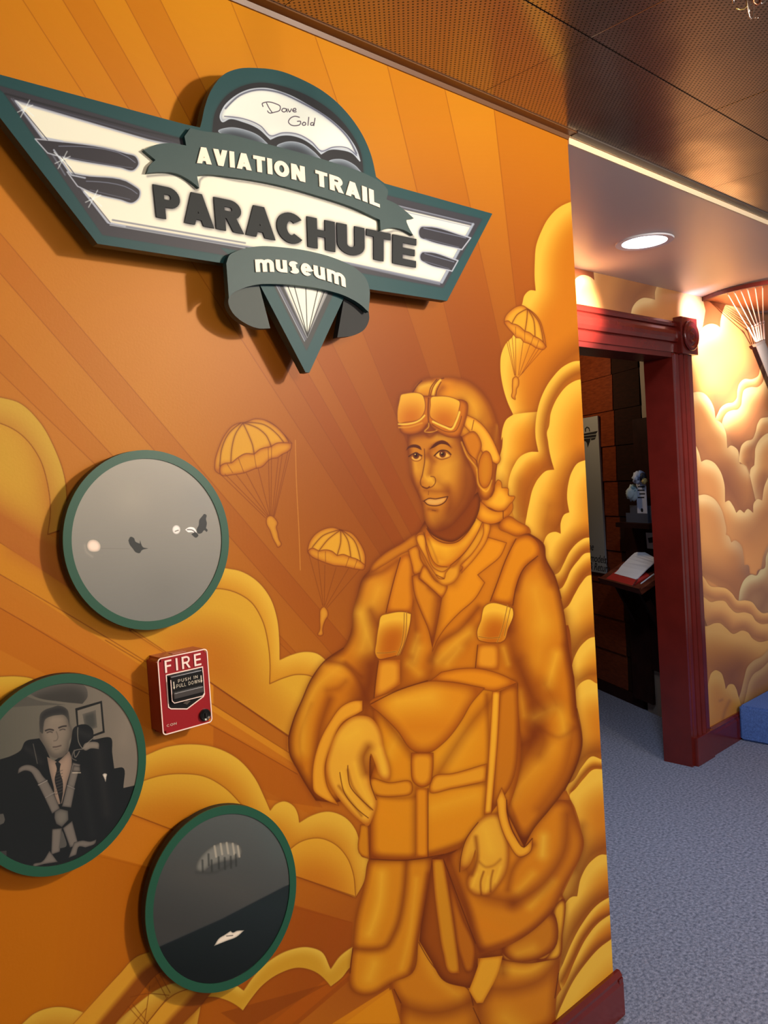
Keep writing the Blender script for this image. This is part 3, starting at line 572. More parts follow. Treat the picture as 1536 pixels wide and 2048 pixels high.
    part(hand, r=12, c0=(236,162,56), c1=(196,112,34), shades=[("B: 430,690 410,730 420,800",26,.7),("B: 340,790 360,860 440,960",8,.5),("B: 300,860 400,990",8,.5)], highs=[("B: 330,650 380,620",70,.6),("B: 370,760 400,860 440,940",16,.5),("B: 310,800 350,920 400,990",12,.5),("B: 480,700 500,800",20,.5)],
         lines=["B: 340,770 350,860 400,920 450,965","B: 305,800 325,890 380,960 430,1000","B: 440,730 440,850 465,920"])
    # near hand and cuff
    part("L: 880,60 920,55 950,120 965,200 955,290 920,350 880,385 855,385 830,385 800,360 795,330 820,280 830,200 800,270 770,290* 765,260 780,180 820,110", r=14, c0=(232,158,52), c1=(180,98,28), halo=.6,
         highs=[("L: 835,300 815,350",12,.6),("L: 880,310 870,370",10,.6),("L: 930,270 910,330",10,.6),("L: 870,120 890,200",60,.6),("L: 860,260 850,330",30,.4),("L: 900,300 880,350",20,.4)], shades=[("L: 830,150 835,240 815,300",12,.6),("L: 862,290 850,330 853,385",6,.7),("L: 900,285 892,320 890,370",6,.6),("L: 845,250 870,270 900,265 930,240",8,.35)], lines=["L: 765,290 770,230 790,160 840,90"])
    part("L: 915,0* 925,80 960,170 1010,230 1050,210 1060,155* 1025,192* 980,130 955,40 955,0* 935,-50*", r=8, c0=(238,160,48), c1=(204,118,30), halo=.5, line=.6)
    ln("L: 955,0 960,60 985,135 1025,190 1058,155",1.8,.8)
    return c
def paint_clouds():
    """the second mural, clouds on the wall with the doorway"""
    c = Canvas(1060, 440, 1760, 1600, 2.0, (176, 104, 56))
    c.grad("1060,440* 1760,440* 1760,1600* 1060,1600*", (1400, 500), (1420, 1400), (160, 88, 52), (150, 100, 58))
    L=(250, 206, 136); Mm=(218, 148, 84); Dk=(118, 66, 52)
    def cl(p, r=16, d=(0, .9), c0=L, c1=Mm, sh=()):
        c.shape(p, c0, c1, r=r, d=d, g=1.3, halo=.35, hr=4, hc=(110, 58, 36)); c.clip(p)
        for q in sh: c.soft(q[0], q[1], q[3] if len(q) > 3 else Dk, q[2])
        c.clip()
    # above the doorway
    cl("C: -200,900* -100,300 40,260 80,210 140,180 200,185 260,215 288,240* 275,110* 300,0 400,-100* 1030,-100* 1030,300* 1005,470* 860,450 780,500 735,570 720,640* 720,1200* -200,1200*", sh=[("C: 1040,200 900,330 780,430 720,560 690,640",110,.8),("C: 700,200 600,500",60,.3)])
    cl("C: 700,1200* 720,640 735,570 780,500 860,450 950,455 1005,470* 1005,380 1030,300* 1060,100* 1500,150* 1600,600* 1500,1200*", sh=[("C: 1500,350 1480,650",120,.4,(190,112,62))])
    # big lobes right of the casing
    cl("R: -60,470* 20,462 60,465 70,400 100,300 150,230 210,212 260,225 285,245* 290,180 310,100 330,50 400,0* 560,-20 700,-60* 900,200* 900,900* 100,1100* -100,900*", r=26, sh=[("R: 560,100 620,300 640,500 560,640 440,720 360,840 270,960 250,1050",110,.75),("R: 240,860 260,1000",60,.6),("R: 560,60 700,120",90,.5,(170,96,56))])
    cl("R: 230,1090* 260,1020 300,950 350,920 400,912 430,880 440,800 460,740 500,705 570,705 620,680 650,590 670,560 700,500* 900,300* 900,900* 400,1300*", r=8, d=(.3,.8), sh=[("R: 300,1100 340,1000 400,975 450,960 480,840 520,775 620,770 660,720 700,600",22,.5)])
    cl("R: 280,1150* 300,1100 320,1040 350,1000 400,980 440,975 470,940 480,870 500,800 560,775 620,775 660,740 690,650 720,600* 900,500* 900,1400* 400,1500*", r=20, d=(.4,.8), sh=[("R: 700,900 560,1100 460,1300 400,1400",110,.6),("R: 360,1200 440,1350",60,.5)])
    cl("R: -80,850* 40,825 90,818 140,830 190,880 230,960 245,1065* 290,1090 330,1160 350,1320* 380,1296 430,1320 462,1460* 480,1460 520,1480 548,1555* 560,1500 590,1470* 700,1500* 700,1900* 500,2100* -100,2000*", r=20, sh=[("R: 120,1300 200,1420 300,1500 330,1700",90,.45),("R: 330,1600 420,1750 480,1860 580,1840 660,1700",130,.8),("R: 40,1100 60,1300 110,1440",50,.4)])
    cl("R: 455,1440* 460,1360 480,1290 520,1255 570,1240 600,1180 620,1100 650,1055 700,1045 800,1030* 900,1500* 700,1600* 590,1470 560,1500 548,1555* 520,1480*", r=10, d=(.3,.9), sh=[("R: 600,1470 560,1400 590,1280 640,1220",40,.6),("R: 550,1540 530,1450",30,.6)])
    cl("R: 550,1560* 560,1500 590,1470* 595,1400 600,1320 640,1240 700,1190 800,1180* 900,1700* 700,1900* 660,1790* 600,1780*", r=16, d=(.5,.8), sh=[("R: 640,1640 560,1800",60,.4),("R: 680,1560 660,1750",40,.5)])
    cl("R: -60,1300* 60,1285 90,1340 118,1440* 160,1422 220,1440 280,1510 320,1620 330,1800* 360,1785 400,1830 430,1895* 460,1868 500,1895* 530,1860 580,1895* 590,1800 620,1772 660,1785* 680,1660 720,1560* 900,1500* 900,2600* -100,2600*", r=18, sh=[("R: 60,1700 30,1600",50,.3),("R: 540,2100 640,1980 700,1900",110,.4),("R: 440,2040 560,2000",90,.35,(190,150,100))])
    cl("R: -60,1740* 90,1740 150,1732 220,1760 290,1850 325,1960 340,2060 Z: 350,120* 370,130 395,185* 420,168 470,200 495,290 502,370* 530,368 548,440* 570,445 600,455* 615,410 640,400* 660,290 700,200* 900,0* 900,900* 600,860 480,720 300,550 160,460 100,400*", r=18, c1=(222,152,84), sh=[("Z: 170,430 300,480 420,560 440,640",110,.7),("Z: 560,420 600,440",60,.6),("Z: 640,560 660,740",50,.6),("Z: 460,-60 560,180 580,400",170,.8),("Z: 660,0 620,200 600,400",120,.6)])
    cl("Z: 455,660* 470,560 510,480 560,447 600,455 640,405 660,400 680,300 720,200* 900,100* 900,900* 600,800*", r=14, d=(.3,.9), c0=(214,186,130), c1=(184,136,90), sh=[("Z: 500,700 560,600 640,560",50,.5),("Z: 640,720 690,620",50,.6)])
    cl("Z: 100,400* 165,462 230,545 300,550 350,560 400,600 450,660 510,658 560,670 620,740 650,762 700,758* 900,760* 900,900* 700,848 640,850 600,830 560,775 500,757 430,755 380,710 340,665 280,662 230,672 170,630*", r=9, d=(0,.8), c0=(236,176,100), sh=[("Z: 170,600 260,640 350,640 420,720 520,740 600,820 700,830",26,.5)])
    cl("Z: 100,600* 172,632 230,672 280,662 340,665 380,712 430,757 510,757 560,775 600,830 640,852 700,848* 900,850* 900,1100* 700,985 620,997 570,970 530,920 490,905 410,930 350,880 300,845 260,845 200,868*", r=18, d=(0,.8), c0=(236,176,100), sh=[("Z: 200,840 300,815 400,900 500,880 580,950 660,970",40,.6)])
    cl("Z: 100,860* 200,868 260,845 300,845 350,882 410,932 490,905 530,920 570,970 620,998 700,985* 900,980* 900,1500* 600,1700* 100,1700*", r=34, d=(0,.8), c0=(230,172,96), c1=(200,130,66), sh=[("Z: 440,1420 380,1300 460,1200",110,.7),("Z: 230,1200 380,1250 460,1380",90,.35)])
    cl("Z: 440,1500* 470,1420 500,1300 530,1200 580,1150 640,1120 700,1060* 900,1000* 900,1700* 500,1700*", r=12, d=(.3,.8), c0=(206,158,98), c1=(176,122,76))
    cl("Z: 500,1500* 520,1420 545,1320 580,1260 640,1220 700,1160* 900,1100* 900,1700* 500,1700*", r=12, d=(.3,.8), c0=(206,158,98), c1=(176,122,76))
    cl("Z: 150,1800* 200,1500* 215,1300 235,1250 265,1230 310,1250 335,1310 350,1385* 380,1345 410,1345 435,1380 450,1430* 470,1500 500,1800*", r=20, c0=(226,170,90), c1=(206,136,62), sh=[("Z: 300,1480 320,1470",10,.5),("Z: 380,1480 340,1570 320,1660",12,.5)])
    return c
def paint_sign(W_pa):
    c = Canvas(-130, 50, 1010, 770, 2.2, (28, 74, 76))
    dk=(60, 56, 64)
    def panel(p, cc=dk): c.shape(p, cc, halo=.5, hr=3, hc=(20,30,34))
    panel("S: -30,335* 15,372* 410,940* 920,1025* T: 100,1010* 1245,1218* 1445,866* 960,745* S: 760,565*")
    c.line("S: 20,375* 560,520* 740,560", 3, (28,30,36), .8, bl=2)
    for o, a in ((0, .9), (8, .7)):
        c.line("S: %d,%d* 175,%d* 260,%d*" % (45+o, 395, 560+o, 700), 2, (150,150,165), a*.6, bl=2)
    cr = (252, 236, 212)
    C0 = "S: 60,402* 165,548* 215,600* 285,700* 335,768* 435,893* 980,985* T: 760,1090* 1230,1190* 1395,890* 980,790* S: 760,590* 590,560*"
    c.shape(C0, cr, (225,205,185), r=7, mode='round', halo=.75, hr=6, hc=(40,36,44), line=.9, lw=3, lc=(150,148,160))
    c.line("S: 75,412* 540,545* 740,600", 3.2, (196,190,196), .9, bl=1.5); c.line("S: 80,402* 545,532* 740,585", 2.5, (80,78,92), .9, bl=1.5)
    c.line("S: 450,880* 980,972*", 3, (130,126,136), .9, bl=1.5); c.line("S: 440,900* 980,992*", 2.5, (200,196,200), .8, bl=1.2)
    c.line("T: 760,1095* 1225,1198*", 4, (130,128,140), .9, bl=1.5); c.line("T: 990,800* 1390,895*", 4, (70,68,80), .9, bl=1.5); c.line("T: 990,815* 1380,905*", 2.5, (170,168,180), .9, bl=1)
    c.line("T: 1398,892* 1238,1190*", 5, (170,170,180), .9, bl=1.2); c.line("T: 1404,900* 1244,1200*", 2.5, (60,58,66), .9, bl=1.2)
    for p, l1, l2 in (("S: 140,556* 200,562 500,612 545,628 555,655 535,682 480,672 260,632 190,612*", "S: 235,585 510,628 540,650", "S: 250,625 500,668 530,672"),
                  ("S: 268,688* 330,700 530,738 560,765 557,790 532,812 480,800 370,772 310,745*", "S: 345,725 525,758 548,775", "S: 360,760 520,798"),
                  ("T: 1130,905 1160,903 1340,948 1385,962* 1340,1022* 1160,975 1125,960 1118,925", "T: 1145,912 1360,962", "T: 1150,965 1325,1010"),
                  ("T: 1135,1035 1160,1033 1320,1078* 1290,1132* 1150,1090 1128,1075 1125,1050", "T: 1150,1042 1300,1085", "T: 1150,1082 1275,1120")):
        c.shape(p, (52,48,56), halo=.6, hr=5, hc=(110,100,105), line=.95, lw=2.6, lc=(186,182,190)); c.line(l1, 1.6, (150,150,168), .8, bl=1); c.line(l2, 1.4, (120,118,134), .8, bl=1)
    for a, b in (("S: 62,405* 170,550* 250,566", "S: 100,450* 190,560*"), ("S: 215,600* 285,700* 340,712", "S: 240,620* 300,700*"), ("S: 335,768* 430,890* 500,905", "S: 360,790* 440,890*")):
        c.line(a, 3.4, (186,184,196), .9, bl=1); c.line(b, 1.6, (70,70,84), .9, bl=.8)
    for x, y in ((100, 435), (250, 640), (372, 795)):
        for dx, dy in ((34, 30), (-18, 34), (30, -14)): c.line(np.array([((x-dx)/2., (y-dy)/2.), ((x+dx)/2., (y+dy)/2.)]), 1.6, (250,246,240), .85, bl=1.6)
    # dome
    c.shape("T: 62,420* 78,320 130,240 210,188 310,168 420,186 560,240 680,320 770,420 822,520 838,640* 600,640* 300,560*", (26, 28, 36), halo=.6, hr=5, hc=(16,30,34))
    for p in ("T: 95,412 150,398 230,410 300,440 345,480* 200,470*", "T: 395,490 450,470 520,480 580,520 620,560* 480,560*", "T: 660,570 720,560 790,590 830,632* 700,640*"):
        c.shape(p, (170,172,180), (52,58,68), r=10, d=(0,.6), line=.8, lw=1.5, lc=(190,190,200))
    can = "T: 104,352 118,300 170,245 240,208 330,197 430,222 560,288 680,368 760,448 803,520 818,568* 780,528 720,510 660,510 620,532* 580,490 520,452 450,435 400,440 360,457* 300,402 220,367 150,352 112,366"
    c.shape(can, (250,240,226), (176,174,184), r=9, mode='round', line=.95, lw=2.6, lc=(210,208,214))
    c.line("T: 130,300 200,235 290,205 380,212 520,270 660,355 760,455 800,530", 3, (60,60,84), .75, bl=1.6)
    c.line("T: 125,340 220,352 310,390 362,440 420,425 500,432 570,470 622,518 680,498 760,505 800,540", 1.8, (70,70,100), .8, bl=1)
    ink=(38,20,40)
    for l in ("T: 322,290 318,275 335,268 385,275 410,290 408,308 385,318 350,320 345,312", "T: 340,272 352,296 368,320", "T: 440,302 425,300 418,310 428,318 440,312 442,302 446,318", "T: 450,302 458,318 468,302", "T: 476,310 490,308 488,300 478,302 474,312 484,318 492,316",
              "T: 508,345 485,340 460,352 452,368 465,384 490,388 512,380 514,366 498,366", "T: 530,372 522,378 528,386 540,382 538,372 530,370", "T: 556,345 552,386", "T: 578,372 568,374 566,384 576,386 582,376", "T: 588,350 582,388"):
        c.line(l, 1.5, ink, .95, bl=.5)
    # triangle
    c.shape("T: 360,1170* 710,1190* 545,1540*", (62,60,60), halo=.4, hr=3, hc=(20,30,34))
    c.shape("T: 405,1160* 680,1180* 548,1472*", (250,236,214), (190,180,170), r=6, mode='round', line=.8, lw=2, lc=(150,145,150))
    c.line("T: 395,1195* 540,1480*", 4, (110,106,120), .9, bl=1.2); c.line("T: 385,1195* 535,1490*", 1.6, (190,186,195), .9, bl=.8)
    c.grad("T: 640,1180* 680,1190* 550,1470*", (640,560), (668,572), (220,205,190), (120,114,116), .8)
    for x in (440, 476, 540, 612, 655): c.line("T: %d,1185* 549,1465*" % x, 1.5, (24,24,26), .95, bl=.5)
    # soft painted shadow under the big letters and the ribbons
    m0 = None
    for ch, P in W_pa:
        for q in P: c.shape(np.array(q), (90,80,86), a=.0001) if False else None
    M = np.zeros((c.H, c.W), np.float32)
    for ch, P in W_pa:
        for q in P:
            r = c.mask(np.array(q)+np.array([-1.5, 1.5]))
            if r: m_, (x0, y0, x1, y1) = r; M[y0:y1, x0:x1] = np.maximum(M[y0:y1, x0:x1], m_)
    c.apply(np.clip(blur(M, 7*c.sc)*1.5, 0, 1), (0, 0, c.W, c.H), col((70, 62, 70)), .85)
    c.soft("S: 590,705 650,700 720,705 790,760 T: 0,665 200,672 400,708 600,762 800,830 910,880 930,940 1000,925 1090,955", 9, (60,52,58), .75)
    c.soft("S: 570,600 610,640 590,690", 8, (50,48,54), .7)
    return c
def paint_disc_a():
    c = Canvas(110, 880, 480, 1280, 2.0, (146, 148, 138))
    c.grad("100,870* 490,870* 490,1290* 100,1290*", (300, 920), (320, 1230), (158, 156, 140), (124, 126, 118))
    for (x, y, r, cc, a) in ((260, 1000, 130, (172, 168, 148), .5), (400, 1000, 120, (130, 136, 134), .4), (330, 1180, 160, (112, 114, 106), .35)):
        c.soft(np.array([(x, y), (x+1, y)]), r, cc, a)
    c.shape("A: 430,770 440,748 462,742 485,752 496,772 490,795 465,802 440,795", (240, 222, 200), (190, 180, 160), r=6, mode='round'); c.soft("A: 418,770 425,800 455,825", 9, (176, 170, 152), .6)
    c.line("A: 500,785 640,786", 1, (120, 118, 110), .6)
    dk = (62, 66, 60)
    c.shape("A: 634,745* 645,728 662,735 668,750 690,762* 692,745* 698,765 705,778 732,785* 700,795 690,808 672,805 655,785 640,765", dk); 
    c.shape(ell(0, 0, 1, 1)*0+ell(351.8, 1059.5, 8, 9), (238, 236, 224), (190, 190, 180), r=3, mode='round'); c.line("A: 865,700 880,695", 2, (90, 90, 80), .7)
    c.shape("A: 915,692* 935,680 960,684 970,700 972,715* 950,705 930,705", (240, 240, 232)); c.line("A: 925,692 950,694 965,706", 2, (70, 70, 64), .8); c.shape("A: 945,715* 965,705 980,722 970,732", dk)
    c.shape("A: 1000,625* 1010,615 1020,620 1018,640 1022,660 1018,685* 1026,695 1022,703 1010,695 995,710 980,712 972,695 982,670 985,645", dk)
    return c
def paint_disc_c():
    c = Canvas(270, 1590, 600, 1990, 2.0, (72, 76, 72))
    c.grad("260,1580* 610,1580* 610,2000* 260,2000*", (460, 1620), (400, 1860), (86, 92, 88), (62, 64, 60))
    c.soft("G: 900,1150 1200,1250", 120, (84, 82, 74), .5); c.soft("G: 1300,900 1380,1050", 80, (80, 96, 92), .5)
    sea = "G: 500,1620* 780,1522* 1100,1380* 1410,1220* 1700,1080* 1700,2000* 500,2000*"
    c.shape(sea, (28, 36, 34)); c.grad(sea, (440, 1800), (420, 1950), (34, 44, 44), (18, 26, 24)); c.line("G: 700,1550* 780,1522* 1100,1380* 1410,1220*", 2, (40, 46, 46), .7, bl=3)
    c.shape("G: 970,1110 985,1080 1020,1040 1080,1005 1140,998 1180,1010 1200,1050 1190,1072 1100,1100* 1040,1120 1000,1150 970,1140", (120, 122, 112), (80, 82, 76), r=8, mode='round')
    for x, y in ((1060, 1020), (1090, 1008), (1120, 1004), (1150, 1008), (1175, 1020)): c.line("G: %d,%d %d,%d" % (x, y, x+8, y+52), 4, (168, 164, 144), .8, bl=1.5)
    for x, y in ((1030, 1060), (1000, 1090), (1045, 1090), (1080, 1075), (1110, 1078), (1140, 1072), (1165, 1062)): c.line("G: %d,%d %d,%d" % (x, y, x+2, y+55), 3.5, (48, 52, 48), .7, bl=2)
    c.soft("G: 970,1150 1060,1150 1150,1100", 12, (56, 58, 54), .6)
    c.shape("G: 1058,1515* 1085,1475 1110,1460 1140,1440* 1150,1448 1170,1440 1208,1437* 1170,1470 1120,1490", (220, 212, 190), (150, 146, 130), r=3, mode='round'); c.line("G: 1120,1465 1150,1462", 2, (70, 70, 64), .7)
    return c
def paint_disc_b():
    c = Canvas(-160, 1330, 310, 1770, 2.6, (104, 102, 90))
    w = lambda s: "W: "+s
    c.grad("-160,1330* 320,1330* 320,1780* -160,1780*", (0, 1500), (240, 1500), (92, 92, 80), (120, 114, 100))
    c.soft(w("1250,450 1200,700"), 60, (140, 132, 114), .5)
    c.shape(w("260,210* 420,150 600,110 760,115 840,180 850,260 800,330* 600,310 300,240"), (92, 90, 82), (64, 64, 58), r=14, d=(0, .9)); c.shape(w("-400,300* 200,240 380,300 640,340* 300,350 -400,420*"), (78, 78, 70), a=.7)
    c.shape(w("730,375* 990,300* 1018,610* 760,700*"), (38, 40, 38)); c.shape(w("752,395* 975,325* 998,595* 770,680*"), (118, 114, 100)); c.shape(w("800,430* 930,390* 945,560* 830,600*"), (70, 72, 66), (96, 94, 84), r=8, mode='round')
    dkc = (34, 38, 38)
    c.shape(w("-800,900* 0,870 120,830 200,780 240,700 380,665* 440,760 500,900* 660,800* 690,690 720,560 850,535 900,580 905,680* 1080,665 1090,800 1110,960* 1190,950 1200,1150* 1330,1120* 1500,1300* 1500,2300* -800,2300*"), dkc)
    c.soft(w("960,760 1000,1100 1040,1400"), 36, (58, 58, 54), .6); c.soft(w("250,760 330,820 400,900"), 18, (62, 62, 58), .5); c.soft(w("760,600 870,640"), 26, (58, 60, 56), .7)
    c.soft(w("800,1000 850,1300 900,1600"), 30, (46, 50, 48), .6); c.line(w("320,720* 360,910"), 1.6, (110, 106, 96), .7)
    c.shape(w("-300,1440* 30,1400* 45,1460 -300,1500*"), (84, 84, 78)); c.shape(w("-300,1800* 60,1760* 60,1830 -300,1860*"), (62, 62, 60))
    # shirt, tie
    c.shape(w("455,845* 560,900* 670,790* 690,840 640,1140* 600,1300* 560,1310 520,1140 480,980"), (150, 132, 112), (120, 108, 94), r=10, mode='round')
    c.shape(w("535,905* 560,890* 590,915* 580,960 610,1100 610,1200* 590,1320* 560,1200 530,1060 550,960"), (40, 42, 42))
    for k in range(8): c.line(w("%d,%d %d,%d" % (540, 1000+k*30, 605, 975+k*30)), 1.4, (84, 80, 72), .7)
    # head
    c.shape(w("400,500* 430,440 560,400 650,430 672,520* 690,560 700,620 690,660* 668,680 660,780 600,850 540,855 480,830 450,760 430,720 405,700 390,650"), (128, 120, 104), (92, 88, 78), r=16, mode='round', halo=.4, hr=4, hc=(40,40,38))
    c.soft(w("520,480 600,480"), 26, (146, 136, 116), .5); c.soft(w("480,640 530,700"), 18, (136, 126, 108), .4); c.soft(w("450,780 540,830 640,790"), 14, (84, 80, 72), .5)
    c.shape(w("385,600* 380,500 395,420 440,385 500,365 560,345* 620,360 655,390 670,450 672,560* 650,470 620,440 560,440 500,450 440,480 420,560 410,620"), (50, 52, 50), (70, 70, 64), r=8, mode='round')
    c.line(w("440,590 480,578 515,585"), 3, (48, 46, 44), .9, bl=1); c.line(w("570,562 610,548 640,545"), 3, (48, 46, 44), .9, bl=1)
    c.line(w("455,610 485,600 505,606"), 2.2, (60, 56, 52), .8, bl=1); c.line(w("580,585 610,575 630,580"), 2.2, (60, 56, 52), .8, bl=1)
    c.line(w("545,600 560,660 545,685 520,690"), 1.6, (84, 78, 70), .7, bl=1); c.line(w("515,750 545,748 590,735"), 2.4, (76, 66, 60), .9, bl=1); c.line(w("530,775 570,768"), 1.4, (96, 90, 80), .6)
    # harness
    st = (112, 108, 98)
    def strap(p): c.shape(w(p), st, (84, 82, 76), r=5, mode='round', line=.6, lw=1, lc=(44,44,42))
    strap("170,1010* 180,960 240,925 310,930 370,970 420,1040 450,1070* 380,1130* 340,1060 290,990 240,980")
    strap("365,1110* 455,1070* 530,1210* 440,1260*"); strap("430,1240* 520,1200* 580,1350* 505,1400*")
    strap("705,900* 780,920* 720,1150* 650,1130*"); strap("650,1120* 725,1160* 690,1340* 600,1330*"); strap("700,990* 780,990* 775,940* 715,930*")
    c.line(w("370,1120* 455,1075*"), 2, (150, 146, 134), .8); c.line(w("440,1240* 525,1195*"), 2, (150, 146, 134), .7); c.line(w("705,1000* 780,1000*"), 2.4, (180, 172, 150), .8); c.line(w("655,1125* 722,1155*"), 2, (150,146,134), .7)
    c.shape(w("530,1380* 580,1350* 660,1370* 665,1460* 600,1530* 545,1500* 525,1440*"), (108, 106, 96), (80, 80, 74), r=8, mode='round', line=.7, lw=1.2, lc=(40,40,40))
    strap("505,1550* 600,1540* 580,1770* 495,1800*"); strap("610,1540* 700,1470* 760,1700* 680,1730*"); c.shape(w("600,1560* 620,1600* 640,1720 570,1740*"), (84, 84, 78))
    strap("480,1760* 560,1870* 430,1890* 320,1920* 320,1895 400,1870"); strap("720,1680* 800,1660 880,1670 935,1650* 930,1680 830,1730* 770,1720 740,1800* 665,1830* 690,1760")
    # raised hand at the cord
    c.shape(w("800,770* 820,720 880,700 960,715 960,770* 880,765 830,785"), (126, 120, 106), (100, 96, 86), r=5, mode='round'); c.line(w("755,560 770,720 800,760 860,700 920,650"), 1.8, (130, 126, 112), .8); c.line(w("800,770 720,790 730,850 770,790"), 2, (120, 116, 104), .8); c.line(w("720,780 700,860 740,880"), 2, (110, 106, 96), .7)
    c.shape(w("995,1020* 1010,1008 1040,1015 1035,1040* 1025,1090 1015,1060"), (210, 204, 186), (150, 146, 132), r=3, mode='round')
    return c
# ---------------------------------------------------------------- materials
M_red = mat('red_gloss_paint', (94, 25, 18), .22, noise=.12, nscale=9, coat=.25)
M_red_dark = mat('dark_red_paint', (88, 26, 20), .35, noise=.15, nscale=6)
M_carpet = mat('grey_blue_carpet', (136, 140, 158), .95, noise=.3, nscale=85, bump=1.0, bscale=160, c2=(74, 80, 98))
M_step = mat('blue_step_carpet', (72, 104, 168), .95, noise=.3, nscale=150, bump=.6, bscale=300)
M_soffit = mat('mauve_ceiling_paint', (222, 204, 196), .4, bump=.15, bscale=15)
M_cream = mat('cream_trim_paint', (250, 226, 186), .5)
M_plain = mat('plain_plaster', (170, 120, 70), .8)
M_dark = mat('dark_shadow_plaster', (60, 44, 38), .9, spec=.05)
M_teal = mat('teal_sign_paint', (20, 60, 62), .55, noise=.06, nscale=8)
M_tealedge = mat('dark_teal_edge', (20, 46, 48), .5)
M_grey = mat('grey_green_ribbon_back', (54, 66, 64), .6)
M_greydk = mat('charcoal_ribbon_back', (24, 28, 30), .7)
M_ivory = mat('ivory_letter_paint', (252, 238, 218), .5)
M_black = mat('near_black_teal_letters', (16, 26, 30), .7)
M_rim = mat('green_disc_rim', (22, 78, 56), .45)
M_edge = mat('black_board_edge', (16, 18, 16), .6)
# perforated metal ceiling tile
M_tile = bpy.data.materials.new('perforated_metal_tile'); M_tile.use_nodes = True
def _tile():
    nt = M_tile.node_tree; b = nt.nodes['Principled BSDF']; N = nt.nodes.new; K = nt.links.new
    g = N('ShaderNodeNewGeometry'); v = N('ShaderNodeVectorMath'); v.operation = 'SCALE'; v.inputs[3].default_value = 1/.0095; K(g.outputs['Position'], v.inputs[0])
    rt = N('ShaderNodeVectorRotate'); rt.rotation_type = 'Z_AXIS'; rt.inputs['Angle'].default_value = math.radians(45); K(v.outputs[0], rt.inputs['Vector'])
    fr = N('ShaderNodeVectorMath'); fr.operation = 'FRACTION'; K(rt.outputs[0], fr.inputs[0])
    sb = N('ShaderNodeVectorMath'); sb.operation = 'SUBTRACT'; sb.inputs[1].default_value = (.5, .5, 0); K(fr.outputs[0], sb.inputs[0])
    mu = N('ShaderNodeVectorMath'); mu.operation = 'MULTIPLY'; mu.inputs[1].default_value = (1, 1, 0); K(sb.outputs[0], mu.inputs[0])
    ln_ = N('ShaderNodeVectorMath'); ln_.operation = 'LENGTH'; K(mu.outputs[0], ln_.inputs[0])
    mr = N('ShaderNodeMapRange'); mr.inputs[1].default_value = .2; mr.inputs[2].default_value = .27; K(ln_.outputs['Value'], mr.inputs[0])
    mx = N('ShaderNodeMix'); mx.data_type = 'RGBA'; mx.inputs[6].default_value = (.02, .012, .008, 1); mx.inputs[7].default_value = (.40, .33, .29, 1); K(mr.outputs[0], mx.inputs[0])
    K(mx.outputs[2], b.inputs['Base Color']); ml = N('ShaderNodeMath'); ml.operation = 'MULTIPLY'; ml.inputs[1].default_value = .8; K(mr.outputs[0], ml.inputs[0]); K(ml.outputs[0], b.inputs['Metallic']); b.inputs['Roughness'].default_value = .2
    n = N('ShaderNodeTexNoise'); n.inputs['Scale'].default_value = 2.2; K(g.outputs['Position'], n.inputs[0]); bp = N('ShaderNodeBump'); bp.inputs['Strength'].default_value = .25; bp.inputs['Distance'].default_value = .03; K(n.outputs['Fac'], bp.inputs['Height']); K(bp.outputs[0], b.inputs['Normal'])
_tile()
def wood(name, c, c2, rough=.4, st=(1, 1, 12)): return mat(name, c, rough, noise=.3, nscale=6, c2=c2, stretch=st, spec=.12)
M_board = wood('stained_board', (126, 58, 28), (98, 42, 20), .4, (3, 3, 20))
M_board_shade = wood('shaded_board', (44, 20, 10), (32, 15, 8), .9, (3, 3, 20))  # same boards again, the shade on the right section put into the colour
M_shelfwood = wood('lectern_wood', (126, 62, 40), (90, 40, 26), .4)
M_darkwood = mat('almost_black_wood', (44, 20, 14), .6, noise=.3, nscale=12, spec=.1)
# ---------------------------------------------------------------- structure
HC = 2.505; SOF = 2.465; YW = 2.05
XW = 1.997
art = paint_mural()
im = warp(art, D, -.05, 2.03, 0.0, HC, 1250, 'mural_paint', LAMP*np.array([1.08, .93, .88]), 1.25)
M_mural = image_mat('mural_paint', im, .45, bump=.12, spec=.16); del art
bm = bmesh.new(); add_box(bm, (-1.2, D, 0), (XW, D+.14, HC)); me = bpy.data.meshes.new('wall_left'); bmesh.ops.recalc_face_normals(bm, faces=bm.faces); bm.to_mesh(me); bm.free(); uv_xz(me, -.05, 2.03, 0, HC)
wl = link('wall_left', me, M_mural, kind='structure'); me.materials.append(M_plain)
for p in me.polygons:
    if abs(p.normal.y) < .5 or p.center.y > D+.05: p.material_index = 1
im2 = warp(paint_clouds(), YW, 2.9, 6.0, .0, SOF, 760, 'cloud_wall_paint', np.array([1, .86, .72]))
M_cloud = image_mat('cloud_wall_paint', im2, .32, bump=.1, spec=.4)
XO = 3.99; ZO = 2.14      # door opening corner
bm = bmesh.new(); add_box(bm, (XO, YW, 0), (6.6, 2.19, SOF+.05)); add_box(bm, (2.2, YW, ZO), (XO, 2.19, SOF+.05))
me = bpy.data.meshes.new('wall_back'); bmesh.ops.recalc_face_normals(bm, faces=bm.faces); bm.to_mesh(me); bm.free(); uv_xz(me, 2.9, 6.0, 0, SOF)
link('wall_back', me, M_cloud, kind='structure'); me.materials.append(M_red_dark)
for p in me.polygons:
    if p.normal.y > -.5: p.material_index = 1
box('floor', (-2.5, -3.5, -.05), (7.2, 5.2, 0), M_carpet, kind='structure')
